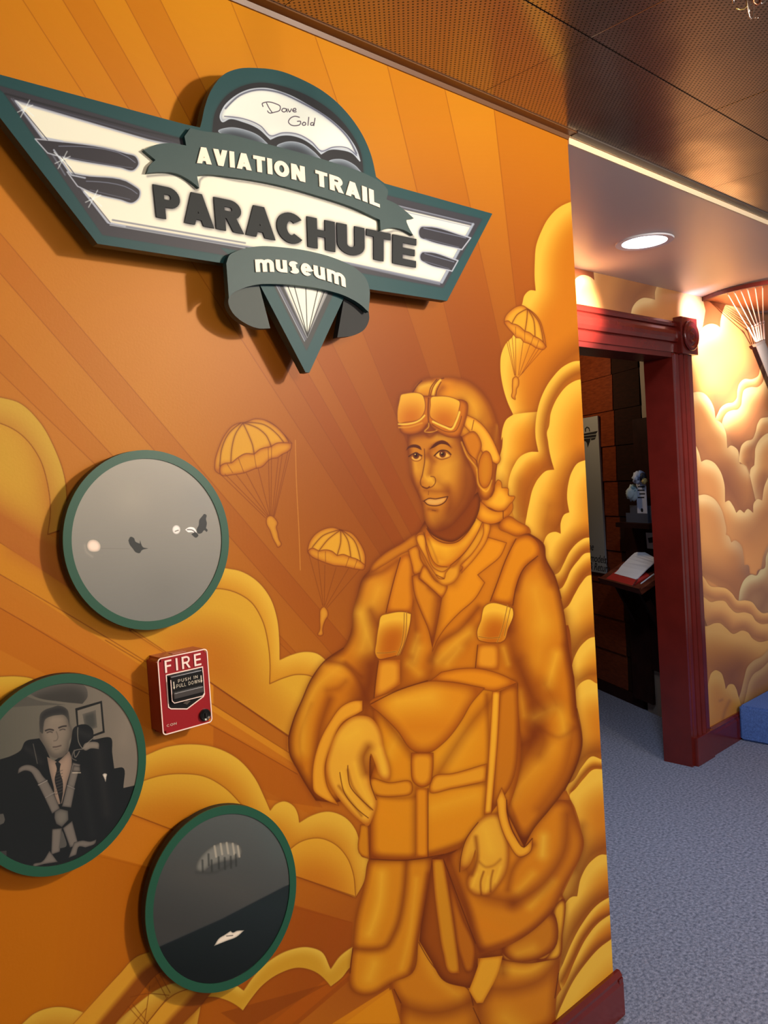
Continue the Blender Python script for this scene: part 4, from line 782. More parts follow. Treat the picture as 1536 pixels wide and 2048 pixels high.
# baseboards
def profile_x(name, prof, x0, x1, mt, parent=None, kind=None, ends=True, axis='x'):
    bm = bmesh.new(); A = []; B = []
    for a, b in prof:
        A.append(bm.verts.new((x0, a, b) if axis == 'x' else (a, b, x0))); B.append(bm.verts.new((x1, a, b) if axis == 'x' else (a, b, x1)))
    n = len(A)
    for i in range(n): bm.faces.new((A[i], A[(i+1) % n], B[(i+1) % n], B[i]))
    bm.faces.new(A[::-1]); bm.faces.new(B); return bm_obj(name, bm, mt, parent, kind)
def bbprof(y, t, h): return [(y, 0), (y-t, 0), (y-t, h-.035), (y-t*.8, h-.022), (y-t*.85, h-.012), (y-t*.45, h), (y, h)]
profile_x('baseboard_left', bbprof(D, .02, .128), -1.2, XW+.02, M_red, kind='structure')
bb = bmesh.new(); add_box(bb, (XW, D-.019, 0), (XW+.02, D+.14, .11)); bm_obj('baseboard_end', bb, M_red, kind='structure')
profile_x('baseboard_back', bbprof(YW, .022, .15), 4.19, 6.6, M_red, kind='structure')
# door frame: casing with reeds, header, jamb, rosette block
def reed(u0, u1, y, face):      # cross-section along u, front at y
    w_ = u1-u0; P = [(u0, y+.02)]
    pr = [(0, 0), (.03, -.012), (.16, -.014), (.18, -.006), (.21, -.004), (.23, -.016), (.33, -.024), (.43, -.016), (.45, -.006), (.47, -.006), (.49, -.017), (.59, -.025), (.69, -.017), (.71, -.006), (.74, -.004), (.76, -.013), (.97, -.013), (1, 0)]
    return [(u0, y+.02)]+[(u0+w_*a, y+b) for a, b in pr]+[(u1, y+.02)]
YF = YW-.004
door = bpy.data.objects.new('door_1', None); coll.objects.link(door); door['kind'] = 'structure'
bm = bmesh.new(); pr = reed(XO, XO+.185, YF, 1)
for seg in ((0, 2.135),):
    A = [bm.verts.new((u, y, seg[0])) for u, y in pr]; B = [bm.verts.new((u, y, seg[1])) for u, y in pr]; n = len(A)
    for i in range(n): bm.faces.new((A[i], A[(i+1) % n], B[(i+1) % n], B[i]))
    bm.faces.new(A[::-1]); bm.faces.new(B)
bm_obj('door_casing', bm, M_red, door)
bm = bmesh.new(); pr = [(ZO, YF+.02)]+[(ZO+.165*a, YF+b) for a, b in [(0, 0), (.02, -.012), (.27, -.014), (.29, -.004), (.32, -.004), (.345, -.018), (.45, -.026), (.56, -.027), (.66, -.026), (.75, -.018), (.775, -.004), (.80, -.004), (.82, -.016), (.9, -.02), (.98, -.014), (1, 0)]]+[(ZO+.165, YF+.02)]
A = [bm.verts.new((2.2, y, u)) for u, y in pr]; B = [bm.verts.new((XO+.03, y, u)) for u, y in pr]; n = len(A)
for i in range(n): bm.faces.new((A[i], A[(i+1) % n], B[(i+1) % n], B[i]))
bm.faces.new(A[::-1]); bm.faces.new(B); bm_obj('door_header', bm, M_red, door)
box('door_jamb', (XO-.022, YF-.008, 0), (XO+.002, 2.197, ZO), M_red, door)
box('door_head_jamb', (2.2, YF-.006, ZO-.022), (XO-.02, 2.197, ZO+.002), M_red_dark, door)
box('plinth_block', (XO+.0, YF-.03, 0), (XO+.19, YW, .15), M_red, door, bev=.003)
ros = box('rosette_block', (XO+.025, YF-.042, ZO-.005), (XO+.20, YW, ZO+.185), M_red, door, bev=.006)
bm = bmesh.new(); lathe(bm, [(.078, -.001), (.078, -.01), (.066, -.018), (.058, -.008), (.05, -.006), (.042, -.016), (.034, -.02), (.026, -.01), (.02, -.008), (.012, -.018), (0, -.022)], (XO+.1125, YF-.042, ZO+.09)); bm_obj('rosette', bm, M_red, ros, smooth=True)
# ceiling of perforated tiles, each a piece
ceil = bpy.data.objects.new('ceiling', bpy.data.meshes.new('ceiling')); coll.objects.link(ceil); ceil['kind'] = 'structure'
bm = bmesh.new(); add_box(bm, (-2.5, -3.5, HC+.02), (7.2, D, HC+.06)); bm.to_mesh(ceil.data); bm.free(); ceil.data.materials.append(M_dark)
xs = [1.600+.5945*k for k in range(-6, 9)]; ys = [.972-.5945*k for k in range(0, 6)]
bm = bmesh.new(); add_box(bm, (0, 0, 0), (.5945-.0024, .5945-.0024, .012)); bmesh.ops.bevel(bm, geom=[e for e in bm.edges if all(v.co.z < .001 for v in e.verts)], offset=.0012, segments=1, affect='EDGES')
tme = bpy.data.meshes.new('ceiling_tile'); bm.to_mesh(tme); bm.free(); tme.materials.append(M_tile)
bm = bmesh.new(); add_box(bm, (0, 0, 0), (.5945-.0016, D-.032-.972, .012)); tme2 = bpy.data.meshes.new('ceiling_tile_cut'); bm.to_mesh(tme2); bm.free(); tme2.materials.append(M_tile)
for x in xs:
    for j, y in enumerate([None]+ys):
        o = bpy.data.objects.new('ceiling_tile', tme2 if y is None else tme); coll.objects.link(o); o.parent = ceil
        o.location = (x+.0012, (.972+.0012) if y is None else y-.5945+.0012, HC); 
        if y is not None and (y < -1.2 and x < 0): pass
profile_x('trim_1', [(D, HC+.02), (D, HC-.012), (D-.004, HC-.012), (D-.008, HC-.003), (D-.03, HC-.003), (D-.03, HC+.02)], -1.2, XW, mat('brown_ceiling_angle', (112, 74, 40), .4), kind='structure')
profile_x('trim_2', [(D+.003, HC+.02), (D+.003, SOF+.0165), (D-.004, SOF+.0165), (D-.004, HC-.004), (D-.01, HC-.004), (D-.01, HC+.02)], XW, 7.2, M_cream, kind='structure')
profile_x('trim_3', [(D-.01, HC+.02), (D-.01, HC-.006), (D-.034, HC-.004), (D-.034, HC+.02)], XW, 7.2, mat('grey_ceiling_angle', (110, 100, 92), .4, metal=.5), kind='structure')
# soffit with a hole for the lamp
LX, LY, LR = 3.075, 1.672, .1
bm = bmesh.new(); seg = 40
circ = [bm.verts.new((LX+LR*math.cos(2*math.pi*k/seg), LY+LR*math.sin(2*math.pi*k/seg), SOF)) for k in range(seg)]
rect = []
for k in range(seg):
    a = 2*math.pi*k/seg; c_, s_ = math.cos(a), math.sin(a); t = min((.32/abs(c_)) if abs(c_) > 1e-6 else 9, (.32/abs(s_)) if abs(s_) > 1e-6 else 9); rect.append(bm.verts.new((LX+c_*t, LY+s_*t, SOF)))
for k in range(seg): bm.faces.new((circ[k], circ[(k+1) % seg], rect[(k+1) % seg], rect[k]))
def quad(x0, y0, x1, y1): bm.faces.new([bm.verts.new(p) for p in ((x0, y0, SOF), (x1, y0, SOF), (x1, y1, SOF), (x0, y1, SOF))])
quad(.6, D, LX-.32, 2.24); quad(LX+.32, D, 7.2, 2.24); quad(LX-.32, D, LX+.32, LY-.32); quad(LX-.32, LY+.32, LX+.32, 2.24)
quad(.6, D, 7.2, 2.24) if False else None
for v in bm.verts: v.co.z += (YW-v.co.y)*.0213
bm_obj('ceiling_soffit', bm, M_soffit, kind='structure')
# round ceiling panel
PC = (4.72, 1.775); PR = .44
g_ = root('round_ceiling_panel', 'round peach ceiling panel with a dark red curved rim, by the cloud wall', 'ceiling panel', (PC[0], PC[1], SOF))
ang = [math.radians(a) for a in range(40-360-2, 141-360+262, 4)]
arc = [a for a in [math.radians(k) for k in range(0, 360, 3)]]
pts = [(PC[0]+PR*math.cos(a), min(PC[1]+PR*math.sin(a), YW), SOF-.012) for a in arc]
bm = bmesh.new(); slab(bm, pts, (0, 0, .0115)); bm_obj('panel', bm, mat('peach_panel', (214, 140, 92), .5), g_)
rim = [math.radians(a) for a in np.linspace(180-39, 360+39, 60)]
bm = bmesh.new(); R_ = []
for a in rim:
    R_.append([bm.verts.new((PC[0]+(PR+dr)*math.cos(a), PC[1]+(PR+dr)*math.sin(a), SOF+dz)) for dr, dz in ((-.004, -.001), (-.004, -.022), (.016, -.022), (.016, -.001))])
for i in range(len(R_)-1):
    for k in range(4): bm.faces.new((R_[i][k], R_[i][(k+1) % 4], R_[i+1][(k+1) % 4], R_[i+1][k]))
bm.faces.new(R_[0]); bm.faces.new(R_[-1][::-1]); bm_obj('rim', bm, M_red_dark, g_); recentre(g_)
# downlight
SOL = SOF+.008
g_ = root('recessed_downlight', 'round recessed ceiling downlight glowing white in the low ceiling', 'light', (LX, LY, SOL))
bm = bmesh.new(); lathe(bm, [(LR-.012, .02), (LR-.012, -.004), (LR+.012, -.006), (LR+.014, 0), (LR-.002, .0), (LR-.002, .03)], (LX, LY, SOL), 'z', 40)
bm_obj('trim_ring', bm, mat('white_lamp_trim', (225, 225, 230), .35), g_)
bm = bmesh.new(); lathe(bm, [(0, -.003), (LR-.03, -.001), (LR-.013, .004), (LR-.013, .012)], (LX, LY, SOL), 'z', 40)
bm_obj('diffuser', bm, mat('lit_diffuser', (255, 255, 255), .5, emit=(.8, .88, 1), es=14), g_); recentre(g_)
# carpeted step
bm = bmesh.new(); add_box(bm, (4.51, .9, 0), (6.6, YW-.023, .2)); bmesh.ops.bevel(bm, geom=bm.edges[:], offset=.012, segments=2, affect='EDGES')
st = bm_obj('carpeted_step', bm, M_step); tag(st, 'low bright blue carpeted platform step against the cloud wall', 'step')
# ---------------------------------------------------------------- the room behind the doorway
U = np.array([.466, .885, 0]); U /= np.linalg.norm(U); Nn = np.array([-U[1], U[0], 0]); Q0 = np.array([4.87, 2.91, 0])   # Nn faces the camera side
def wp(s, z, off=0): p = Q0+U*s+Nn*off; return (p[0], p[1], z)
inner = bpy.data.objects.new('wall_inner', None); coll.objects.link(inner); inner['kind'] = 'structure'
def wslab(name, s0, s1, z0, z1, o0, o1, mt, parent=None, kind=None, taper=0):
    bm = bmesh.new(); slab(bm, [wp(s0, z0, o0), wp(s1, z0, o0), wp(s1, z1, o0), wp(s0, z1, o0)], tuple(Nn*(o1-o0)))
    if taper:
        for v in bm.verts:
            if abs(v.co.z-z1) < 1e-5 and abs(np.dot(np.array(v.co)-Q0, Nn)-o1) < 1e-4: v.co -= Vector(Nn*taper)
    return bm_obj(name, bm, mt, parent, kind)
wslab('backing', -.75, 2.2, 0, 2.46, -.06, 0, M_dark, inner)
for k in range(11):
    z0 = .552-.235*2-.0+.235*k; z0 = .08+.2345*k
    if z0 > 2.35: break
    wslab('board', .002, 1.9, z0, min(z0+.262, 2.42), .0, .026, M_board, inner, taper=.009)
    wslab('board', -.308, -.002, z0, min(z0+.262, 2.42), .0, .022, M_board_shade, inner, taper=.007)
wslab('pale_panel', -.74, -.31, 0.0, 2.42, 0, .012, mat('pale_plaster', (150, 134, 118), .7), inner)
wslab('pale_plinth', -.74, -.235, 0, .285, .012, .03, bpy.data.materials['pale_plaster'], inner)
wslab('skirting', -.19, 1.9, 0, .075, 0, .03, M_darkwood, inner)
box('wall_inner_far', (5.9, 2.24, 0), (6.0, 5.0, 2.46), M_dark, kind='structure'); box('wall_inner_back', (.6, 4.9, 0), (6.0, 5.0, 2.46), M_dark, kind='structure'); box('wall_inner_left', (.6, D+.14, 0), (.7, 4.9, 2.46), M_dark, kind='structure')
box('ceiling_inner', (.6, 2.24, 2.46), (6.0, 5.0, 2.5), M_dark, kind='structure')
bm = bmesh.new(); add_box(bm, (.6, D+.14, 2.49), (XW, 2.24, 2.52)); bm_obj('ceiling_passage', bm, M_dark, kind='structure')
# banner board on the inner wall
BP = np.array(wp(0, 0, .04)); 
def onw(q, off): return on_p(q, wp(0, 0, off), Nn)
g_ = root('banner_board', 'tall grey banner board with a winged logo, hung on the wooden boards', 'banner', wp(.5, .85, .04))
wslab('board_panel', .175, .95, .85, 1.935, .028, .04, mat('grey_banner', (150, 150, 146), .6), g_)
def wpoly(name, pts, off, mt, par, th=.002):
    bm = bmesh.new(); slab(bm, [tuple(onw(p, off)) for p in pts], tuple(Nn*th)); return bm_obj(name, bm, mt, par)
FZ = (1136, 680, 5.388)
def z2(s): return [(FZ[0]+float(a.split(',')[0])/FZ[2], FZ[1]+float(a.split(',')[1])/FZ[2]) for a in s.split()]
M_ink = mat('black_ink', (26, 24, 26), .6)
for s in ('142,1015 320,980 300,1010 142,1032', '142,1040 305,1018 300,1045 142,1062', '142,1070 250,1058 230,1085 142,1095', '185,990 182,955 205,932 230,945 238,985 230,985 224,958 205,945 192,960 194,988', '185,1085 240,1080 212,1158 205,1110', '250,1058 300,1050 285,1072 250,1080'):
    wpoly('logo', z2(s), .0405, M_ink, g_, .001)
def wtext(body, q, size, par, mt, off, shear=.35, name='lettering'):
    cu = bpy.data.curves.new(name, 'FONT'); cu.body = body; cu.size = size; cu.shear = shear; cu.extrude = .0005
    o = bpy.data.objects.new(name, cu); coll.objects.link(o)
    p = onw(q, off); M = Matrix((( -U[0], 0, Nn[0], p[0]), (-U[1], 0, Nn[1], p[1]), (0, 1, 0, p[2]), (0, 0, 0, 1)))
    bpy.context.view_layer.update(); dg = bpy.context.evaluated_depsgraph_get(); me = bpy.data.meshes.new_from_object(o.evaluated_get(dg)); bpy.data.objects.remove(o)
    me.transform(M); return link(name, me, mt, par)
wtext('the', (1173, 1099), .075, g_, M_ink, .0405); wtext('models,', (1180, 1122), .075, g_, M_ink, .0405); wtext('& Return', (1178, 1138), .075, g_, M_ink, .0405)
recentre(g_)
# lectern shelf
BL = on_p((1247, 1123), wp(0, 0, .03), Nn); FL = on_p((1196, 1158), BL, U); dirF = FL-BL
SR = on_p((1279.5, 1181), FL, Nn); BR = SR-(dirF)
sn = np.cross(SR-FL, BL-FL); sn /= np.linalg.norm(sn); sn = sn if sn[2] > 0 else -sn
g_ = root('wall_lectern', 'slanted reddish wood shelf bracketed to the wall inside the doorway', 'shelf', (float((FL+SR)[0]/2), float((FL+SR)[1]/2), float(FL[2]-.3)))
bm = bmesh.new(); slab(bm, [tuple(p) for p in (FL, SR, BR, BL)], tuple(-sn*.03)); bm_obj('top', bm, M_shelfwood, g_)
bm = bmesh.new(); slab(bm, [tuple(p) for p in (FL, SR, SR-dirF*.06, FL-dirF*.06)], tuple(sn*.012)); bm_obj('ledge', bm, M_shelfwood, g_)
for t in (.25, .8):
    a = FL+(SR-FL)*t-sn*.03-dirF*.12; b = BL+(BR-BL)*t-sn*.03; cdn = b-np.array([0, 0, .42])
    bm = bmesh.new(); e = (SR-FL)/np.linalg.norm(SR-FL)*.03; k1 = (a-b)*.14
    slab(bm, [tuple(a), tuple(a+(b-a)*.2), tuple(cdn+np.array([0,0,.1])+k1*0), tuple(cdn)], tuple(e)); bm_obj('bracket', bm, M_darkwood, g_)
recentre(g_)
def onshelf(q, h=0): return on_p(q, FL+sn*h, sn)
Z3 = lambda s: [(1136+float(a.split(',')[0])/4.877, 1000+float(a.split(',')[1])/4.877) for a in s.split()]
g_ = root('guest_book', 'open white guest book with a red cover lying on the slanted shelf', 'book', tuple(onshelf((1265, 1150), .002)))
bm = bmesh.new(); slab(bm, [tuple(onshelf(q, .001)) for q in Z3('375,775 620,850 800,745 680,640 530,660')], tuple(sn*.008)); bm_obj('cover', bm, mat('red_book_cover', (186, 40, 34), .4), g_)
bm = bmesh.new(); n_ = 10; L_ = Z3('450,715 470,700 490,680 520,640 550,610 590,570 620,540 650,515 700,500 740,503'); R2 = Z3('668,775 690,750 715,725 745,695 775,665 805,640 830,615 850,600 870,590 885,585')
hs = [.012, .016, .022, .03, .042, .056, .07, .082, .09, .094]; va = []
for k in range(n_): va.append([bm.verts.new(onshelf(L_[k], hs[k])), bm.verts.new(onshelf(R2[k], hs[k])), bm.verts.new(Vector(onshelf(R2[k], hs[k]))-Vector(sn)*.006), bm.verts.new(Vector(onshelf(L_[k], hs[k]))-Vector(sn)*.006)])
for k in range(n_-1):
    for j in range(4): bm.faces.new((va[k][j], va[k][(j+1) % 4], va[k+1][(j+1) % 4], va[k+1][j]))
bm.faces.new(va[0]); bm.faces.new(va[-1][::-1]); bm_obj('page_block', bm, mat('white_paper', (240, 240, 244), .6), g_)
bm = bmesh.new()
for k in range(6):
    p = onshelf((1266-0.0+k*1.6, 1172-k*2.4), .012); tube(bm, [p, p+sn*.006, p+sn*.006+(SR-FL)*.02, p+(SR-FL)*.02], .002, 6)
bm_obj('wire_binding', bm, mat('wire', (180, 180, 180), .3, metal=1), g_); recentre(g_)
pn = bmesh.new(); a = onshelf((1281, 1168), .0145); b = onshelf((1308, 1148), .0145); tube(pn, [a, a+(b-a)*.1, b], [.002, .0045, .0045], 8)
pen = bm_obj('ballpoint_pen', pn, mat('white_pen', (235, 235, 240), .3)); tag(pen, 'slim white pen lying beside the open guest book', 'pen')
# dark display stand
g_ = root('display_stand', 'tall dark wooden display stand by the door jamb, leaflets on its shelf', 'display stand', wp(-.3, .0, .05))
def pz(q, off): return float(onw(q, off)[2])
def sx(q, off): p = onw(q, off); return float((p-Q0)@U)
s_a, s_b, s_c = sx((1259, 1246), .05), sx((1302, 1333), .05), sx((1335, 1333), .05)
wslab('post', s_b, s_a, .065, 1.2, .013, .05, M_darkwood, g_)
wslab('back_board', -.62, sx((1266, 900), .05), .29, 1.87, .0125, .045, M_darkwood, g_)
SHZ = pz((1280, 1044), .07)
wslab('shelf', -.55, sx((1256, 1044), .07), SHZ-.03, SHZ, .045, .16, M_darkwood, g_)
recentre(g_)
def dpoly(bm, s0, s1, z0, z1, o0, o1): slab(bm, [wp(s0, z0, o0), wp(s1, z0, o0), wp(s1, z1, o0), wp(s0, z1, o0)], tuple(Nn*(o1-o0)))
g_ = root('leaflet_holder', 'smoky plastic holder with a tall white leaflet, standing on the dark shelf', 'leaflet holder', wp(-.1, SHZ, .1))
s1, s2 = sx((1257, 1020), .1), sx((1300, 1020), .1); zt = pz((1270, 1011), .1)
bm = bmesh.new(); dpoly(bm, s2, s1, SHZ+.001, zt, .085, .09); dpoly(bm, s2, s1, SHZ+.001, SHZ+.006, .09, .12); dpoly(bm, s2, s1, SHZ+.006, SHZ+.06, .115, .12); bm_obj('pocket', bm, mat('smoky_plastic', (86, 88, 100), .2), g_)
s3, s4 = sx((1272.5, 965), .1), sx((1292, 965), .1); zl = pz((1280, 965), .1)
bm = bmesh.new(); dpoly(bm, s4, s3, SHZ+.007, zl, .1, .103); lf = bm_obj('leaflet', bm, mat('leaflet_paper', (205, 208, 225), .6), g_)
bm = bmesh.new()
for k, (f0, f1) in enumerate(((.1, .8), (.15, .9), (.1, .7), (.2, .85))): dpoly(bm, s4+(s3-s4)*f0, s4+(s3-s4)*f1, zl-.03-.022*k, zl-.022-.022*k, .1031, .1035)
bm_obj('print', bm, M_ink, lf)
bm = bmesh.new(); lathe(bm, [(.012, 0), (.012, -.0006)], (0, 0, 0)); bm.transform(Matrix.Translation(Vector(wp((s3+s4)/2, zl-.17, .1035)))@Matrix(((-U[0], -Nn[0], 0, 0), (-U[1], -Nn[1], 0, 0), (0, 0, 1, 0), (0, 0, 0, 1)))); bm_obj('emblem', bm, M_ink, lf); recentre(g_)
def toy(name, lab, q, r, cols, seed):
    rnd = random.Random(seed); c0 = onw(q, .12)
    g = root(name, lab, 'toy', tuple(c0-np.array([0, 0, r])))
    for nm, cc, sc_, dx, dz in cols:
        bm = bmesh.new(); bmesh.ops.create_icosphere(bm, subdivisions=3, radius=r*sc_)
        for v in bm.verts:
            n_ = v.co.normalized(); f_ = 1+.16*math.sin(9*n_.x+seed)+.14*math.sin(11*n_.z+2*n_.y*5+seed)+rnd.uniform(-.05, .05); v.co = v.co*f_; v.co.z *= 1.25
        pc = c0-U*dx*r+np.array([0, 0, dz*r]); bm.transform(Matrix.Translation(Vector(pc))); bm_obj(nm, bm, mat(nm+name, cc, .7), g, smooth=True)
    recentre(g)
toy('parachute_toy', 'crumpled pale teal parachute toy left of the leaflet', (1264.5, 986), .036, [('canopy', (178, 190, 190), 1, 0, 0), ('bundle', (120, 150, 160), .5, .4, .8)], 3)
toy('parachute_toy', 'white and blue parachute toy with black and yellow bits above the leaflet', (1280, 955), .038, [('canopy', (200, 205, 220), .8, -.6, 0), ('figure', (40, 40, 52), .5, .8, .1), ('bundle', (206, 180, 110), .4, 1.2, -.6), ('wrap', (150, 170, 210), .6, .2, .3)], 5)
g_ = root('small_card', 'small white card with a dark mark, below the leaflet shelf', 'card', wp(sx((1298, 1097), .046), pz((1298, 1097), .046), .046))
wpoly('card_sheet', [(1292, 1065), (1310, 1066), (1312, 1098), (1295, 1097)], .046, mat('card_white', (200, 195, 185), .6), g_); wpoly('print', [(1296, 1076), (1306, 1074), (1308, 1085), (1298, 1086)], .0485, M_ink, g_, .001); recentre(g_)
# ---------------------------------------------------------------- photo discs on the mural
def conic(P):
    P = np.asarray(P, float); mu = P.mean(0); s_ = P.std(); q = (P-mu)/s_; x, y = q.T
    A = np.c_[x*x, x*y, y*y, x, y]; k, *_ = np.linalg.lstsq(A, np.ones(len(x)), rcond=None)
    a, b, c_, d, e = k; cx = np.linalg.solve([[2*a, b], [b, 2*c_]], [-d, -e]); F = 1+a*cx[0]**2+b*cx[0]*cx[1]+c_*cx[1]**2
    Mx = np.array([[a, b/2], [b/2, c_]])/F; wv, V = np.linalg.eigh(Mx); t = np.linspace(0, 2*math.pi, 96, endpoint=False)
    e_ = (V@np.vstack([np.cos(t)/math.sqrt(wv[0]), np.sin(t)/math.sqrt(wv[1])])).T+cx
    return e_*s_+mu
def disc(label, outline, painter, seed, yo=.028):
    yF = D-yo; C_ = conic(outline); Wd = np.array([on_y(q, yF) for q in C_]); ctr = Wd.mean(0)
    g = root('photo_disc', label, 'photo disc', (ctr[0], D, Wd[:, 2].min()), 'round photographs on the mural')
    bm = bmesh.new(); slab(bm, [tuple(p) for p in Wd], (0, .012, 0)); bm_obj('backing', bm, M_edge, g)
    inner_ = ctr+(Wd-ctr)*.905
    bm = bmesh.new(); n = len(Wd); A = [bm.verts.new(p-np.array([0, .003, 0])) for p in Wd]; B = [bm.verts.new(p-np.array([0, .003, 0])) for p in inner_]; A2 = [bm.verts.new(p-np.array([0, .0003, 0])) for p in Wd]; B2 = [bm.verts.new(p-np.array([0, .0003, 0])) for p in inner_]
    for i in range(n):
        j = (i+1) % n
        for a_, b_ in ((A, B), (A2, A), (B, B2)): bm.faces.new((a_[i], a_[j], b_[j], b_[i]))
    bm_obj('rim', bm, M_rim, g)
    x0, x1, z0, z1 = inner_[:, 0].min(), inner_[:, 0].max(), inner_[:, 2].min(), inner_[:, 2].max()
    im_ = warp(painter(), yF, x0, x1, z0, z1, 2200, 'disc_print', np.array([.78, .80, .74])); mt = image_mat('disc_print', im_, .3, spec=.35)
    bm = bmesh.new(); slab(bm, [tuple(p-np.array([0, .0012, 0])) for p in inner_], (0, .001, 0)); me = bpy.data.meshes.new('print'); bmesh.ops.recalc_face_normals(bm, faces=bm.faces); bm.to_mesh(me); bm.free(); uv_xz(me, x0, x1, z0, z1); link('print', me, mt, g)
    bm = bmesh.new(); lathe(bm, [(.03, 0), (.03, yo-.0125)], (ctr[0], D-yo+.0125, ctr[2]), 'y', 12); bm_obj('spacer', bm, M_edge, g)
    recentre(g); return g
f_ = lambda L, o, s: [(o[0]+x/s, o[1]+y/s) for x, y in L]
disc('round grey photograph of parachutists in a pale sky, green rim, topmost of the three', f_([(310,740),(735,295),(1132,745),(710,1185),(480,380),(1000,425),(1050,1010),(395,1020)], (0,780), 2.477), paint_disc_a, 1)
disc('round black and white portrait of a suited man wearing harness straps, green rim', f_([(330,160),(718,540),(130,1168),(650,870),(590,265),(0,330),(400,1110)], (0,1280), 2.477), paint_disc_b, 2)
disc('round dark photograph of a parachute over the sea, green rim, lowest of the three', f_([(1190,815),(1440,1150),(985,1725),(707,1370),(880,965),(1295,1640),(760,1130),(1375,900)], (0,1280), 2.477), paint_disc_c, 3)
# ---------------------------------------------------------------- block letters
def arc_(cx, cy, rx, ry, a0, a1, n=10): return [(cx+rx*math.cos(math.radians(a0+(a1-a0)*k/n)), cy+ry*math.sin(math.radians(a0+(a1-a0)*k/n))) for k in range(n+1)]
def band_(P, t):
    out = []; L = []; R = []
    for i, p in enumerate(P):
        a = P[max(0, i-1)]; b = P[min(len(P)-1, i+1)]
        def nrm(u, v): d = math.hypot(v[0]-u[0], v[1]-u[1])+1e-9; return (-(v[1]-u[1])/d, (v[0]-u[0])/d)
        if 0 < i < len(P)-1:
            n1, n2 = nrm(a, p), nrm(p, b); m_ = (n1[0]+n2[0], n1[1]+n2[1]); k = math.hypot(*m_)+1e-9; m_ = (m_[0]/k, m_[1]/k); q = t/2/max(.5, m_[0]*n1[0]+m_[1]*n1[1]); n_ = (m_[0]*q, m_[1]*q)
        else: n_ = nrm(a, b); n_ = (n_[0]*t/2, n_[1]*t/2)
        L.append((p[0]+n_[0], p[1]+n_[1])); R.append((p[0]-n_[0], p[1]-n_[1]))
    for i in range(len(P)-1): out.append([L[i], R[i], R[i+1], L[i+1]])
    return out
def glyph(ch, t):
    h = t/2; hq = lambda x0, y0, x1, y1, th: [[(x0, y0), (x0+th, y0), (x1+th, y1), (x1, y1)]]
    V = lambda x, y0=0, y1=1: [[(x-h, y0), (x+h, y0), (x+h, y1), (x-h, y1)]]; Hh = lambda y, x0, x1, k=.85: [[(x0, y-h*k), (x1, y-h*k), (x1, y+h*k), (x0, y+h*k)]]
    if ch == 'A': w = .72+t*.3; th = t*1.08; return w, hq(0, 0, w/2-th/2, 1, th)+hq(w-th, 0, w/2-th/2, 1, th)+Hh(.27, w*.2, w*.8, .75)
    if ch == 'V': w = .68+t*.3; th = t*1.08; return w, hq(w/2-th/2, 0, 0, 1, th)+hq(w/2-th/2, 0, w-th, 1, th)
    if ch == 'I': return t, V(h)
    if ch == 'T': w = .64; return w, V(w/2)+Hh(1-h*.85, 0, w)
    if ch == 'L': w = .56; return w, V(h)+Hh(h*.85, 0, w)
    if ch == 'F': w = .58; return w, V(h)+Hh(1-h*.85, 0, w)+Hh(.52, 0, w*.9)
    if ch == 'E': w = .60+t*.1; return w, V(h)+Hh(1-h*.85, 0, w)+Hh(h*.85, 0, w)+Hh(.5, 0, w*.94)
    if ch == 'H': w = .70+t*.15; return w, V(h)+V(w-h)+Hh(.52, 0, w)
    if ch == 'N': w = .70+t*.15; th = t*1.1; return w, V(h)+V(w-h)+hq(w-th, 0, 0, 1, th)
    if ch == 'O': w = .80; return w, band_(arc_(w/2, .5, w/2-h, .5-h, 0, 360, 28), t)
    if ch == 'D': w = .72; return w, V(h)+band_([(h, 1-h)]+arc_(w-.4, .5, .4-h, .5-h, 90, -90, 14)+[(h, h)], t)
    if ch == 'C': w = .76; return w, band_(arc_(w/2, .5, w/2-h, .5-h, 42, 318, 24), t)
    if ch == 'U': w = .70+t*.12; return w, V(h, .34, 1)+V(w-h, .34, 1)+band_(arc_(w/2, .36, w/2-h, .36-h, 180, 360, 14), t)
    if ch == 'P': w = .66+t*.15; return w, V(h)+band_([(h, 1-h*.9)]+arc_(w-.3, .68, .3-h, .32-h*.9, 90, -90, 12)+[(h, .36+h*.9)], t*.9)
    if ch == 'R': w = .70+t*.15; return w, V(h)+band_([(h, 1-h*.9)]+arc_(w-.32, .70, .3-h, .30-h*.9, 90, -90, 12)+[(h, .40+h*.9)], t*.9)+hq(w-t*1.05, 0, w*.48-h*.6, .45, t*1.08)
    if ch == 'S': w = .62; return w, band_(arc_(w/2, .74, w/2-h, .26-h, 30, 270, 12)+arc_(w/2, .26, w/2-h, .26-h, 90, -150, 12), t)
    if ch == 'W': w = 1.0; th = t*1.05; return w, hq(w*.25-th/2, 0, 0, 1, th)+hq(w*.25-th/2, 0, w/2-th/2, 1, th)+hq(w*.75-th/2, 0, w/2-th/2, 1, th)+hq(w*.75-th/2, 0, w-th, 1, th)
    if ch == 'm': w = 1.12; return w, V(h)+V(w/2, 0, .7)+V(w-h, 0, .7)+band_(arc_((w/2+h)/2, .62, (w/2-h)/2, .38-h, 180, 0, 8), t)+band_(arc_((w*1.5-h)/2, .62, (w/2-h)/2, .38-h, 180, 0, 8), t)
    if ch == 'u': w = .68; return w, V(h, .36, 1)+V(w-h)+band_(arc_(w/2, .38, w/2-h, .38-h, 180, 360, 10), t)
    if ch == 's': w = .58; return w, band_(arc_(w/2, .735, w/2-h, .265-h, 20, 270, 10)+arc_(w/2, .265, w/2-h, .265-h, 90, -160, 10), t)
    if ch == 'e': w = .66; return w, band_([(h, .5), (w-h, .5)]+arc_(w/2, .5, w/2-h, .5-h, 0, 320, 18), t)
    return .35, []
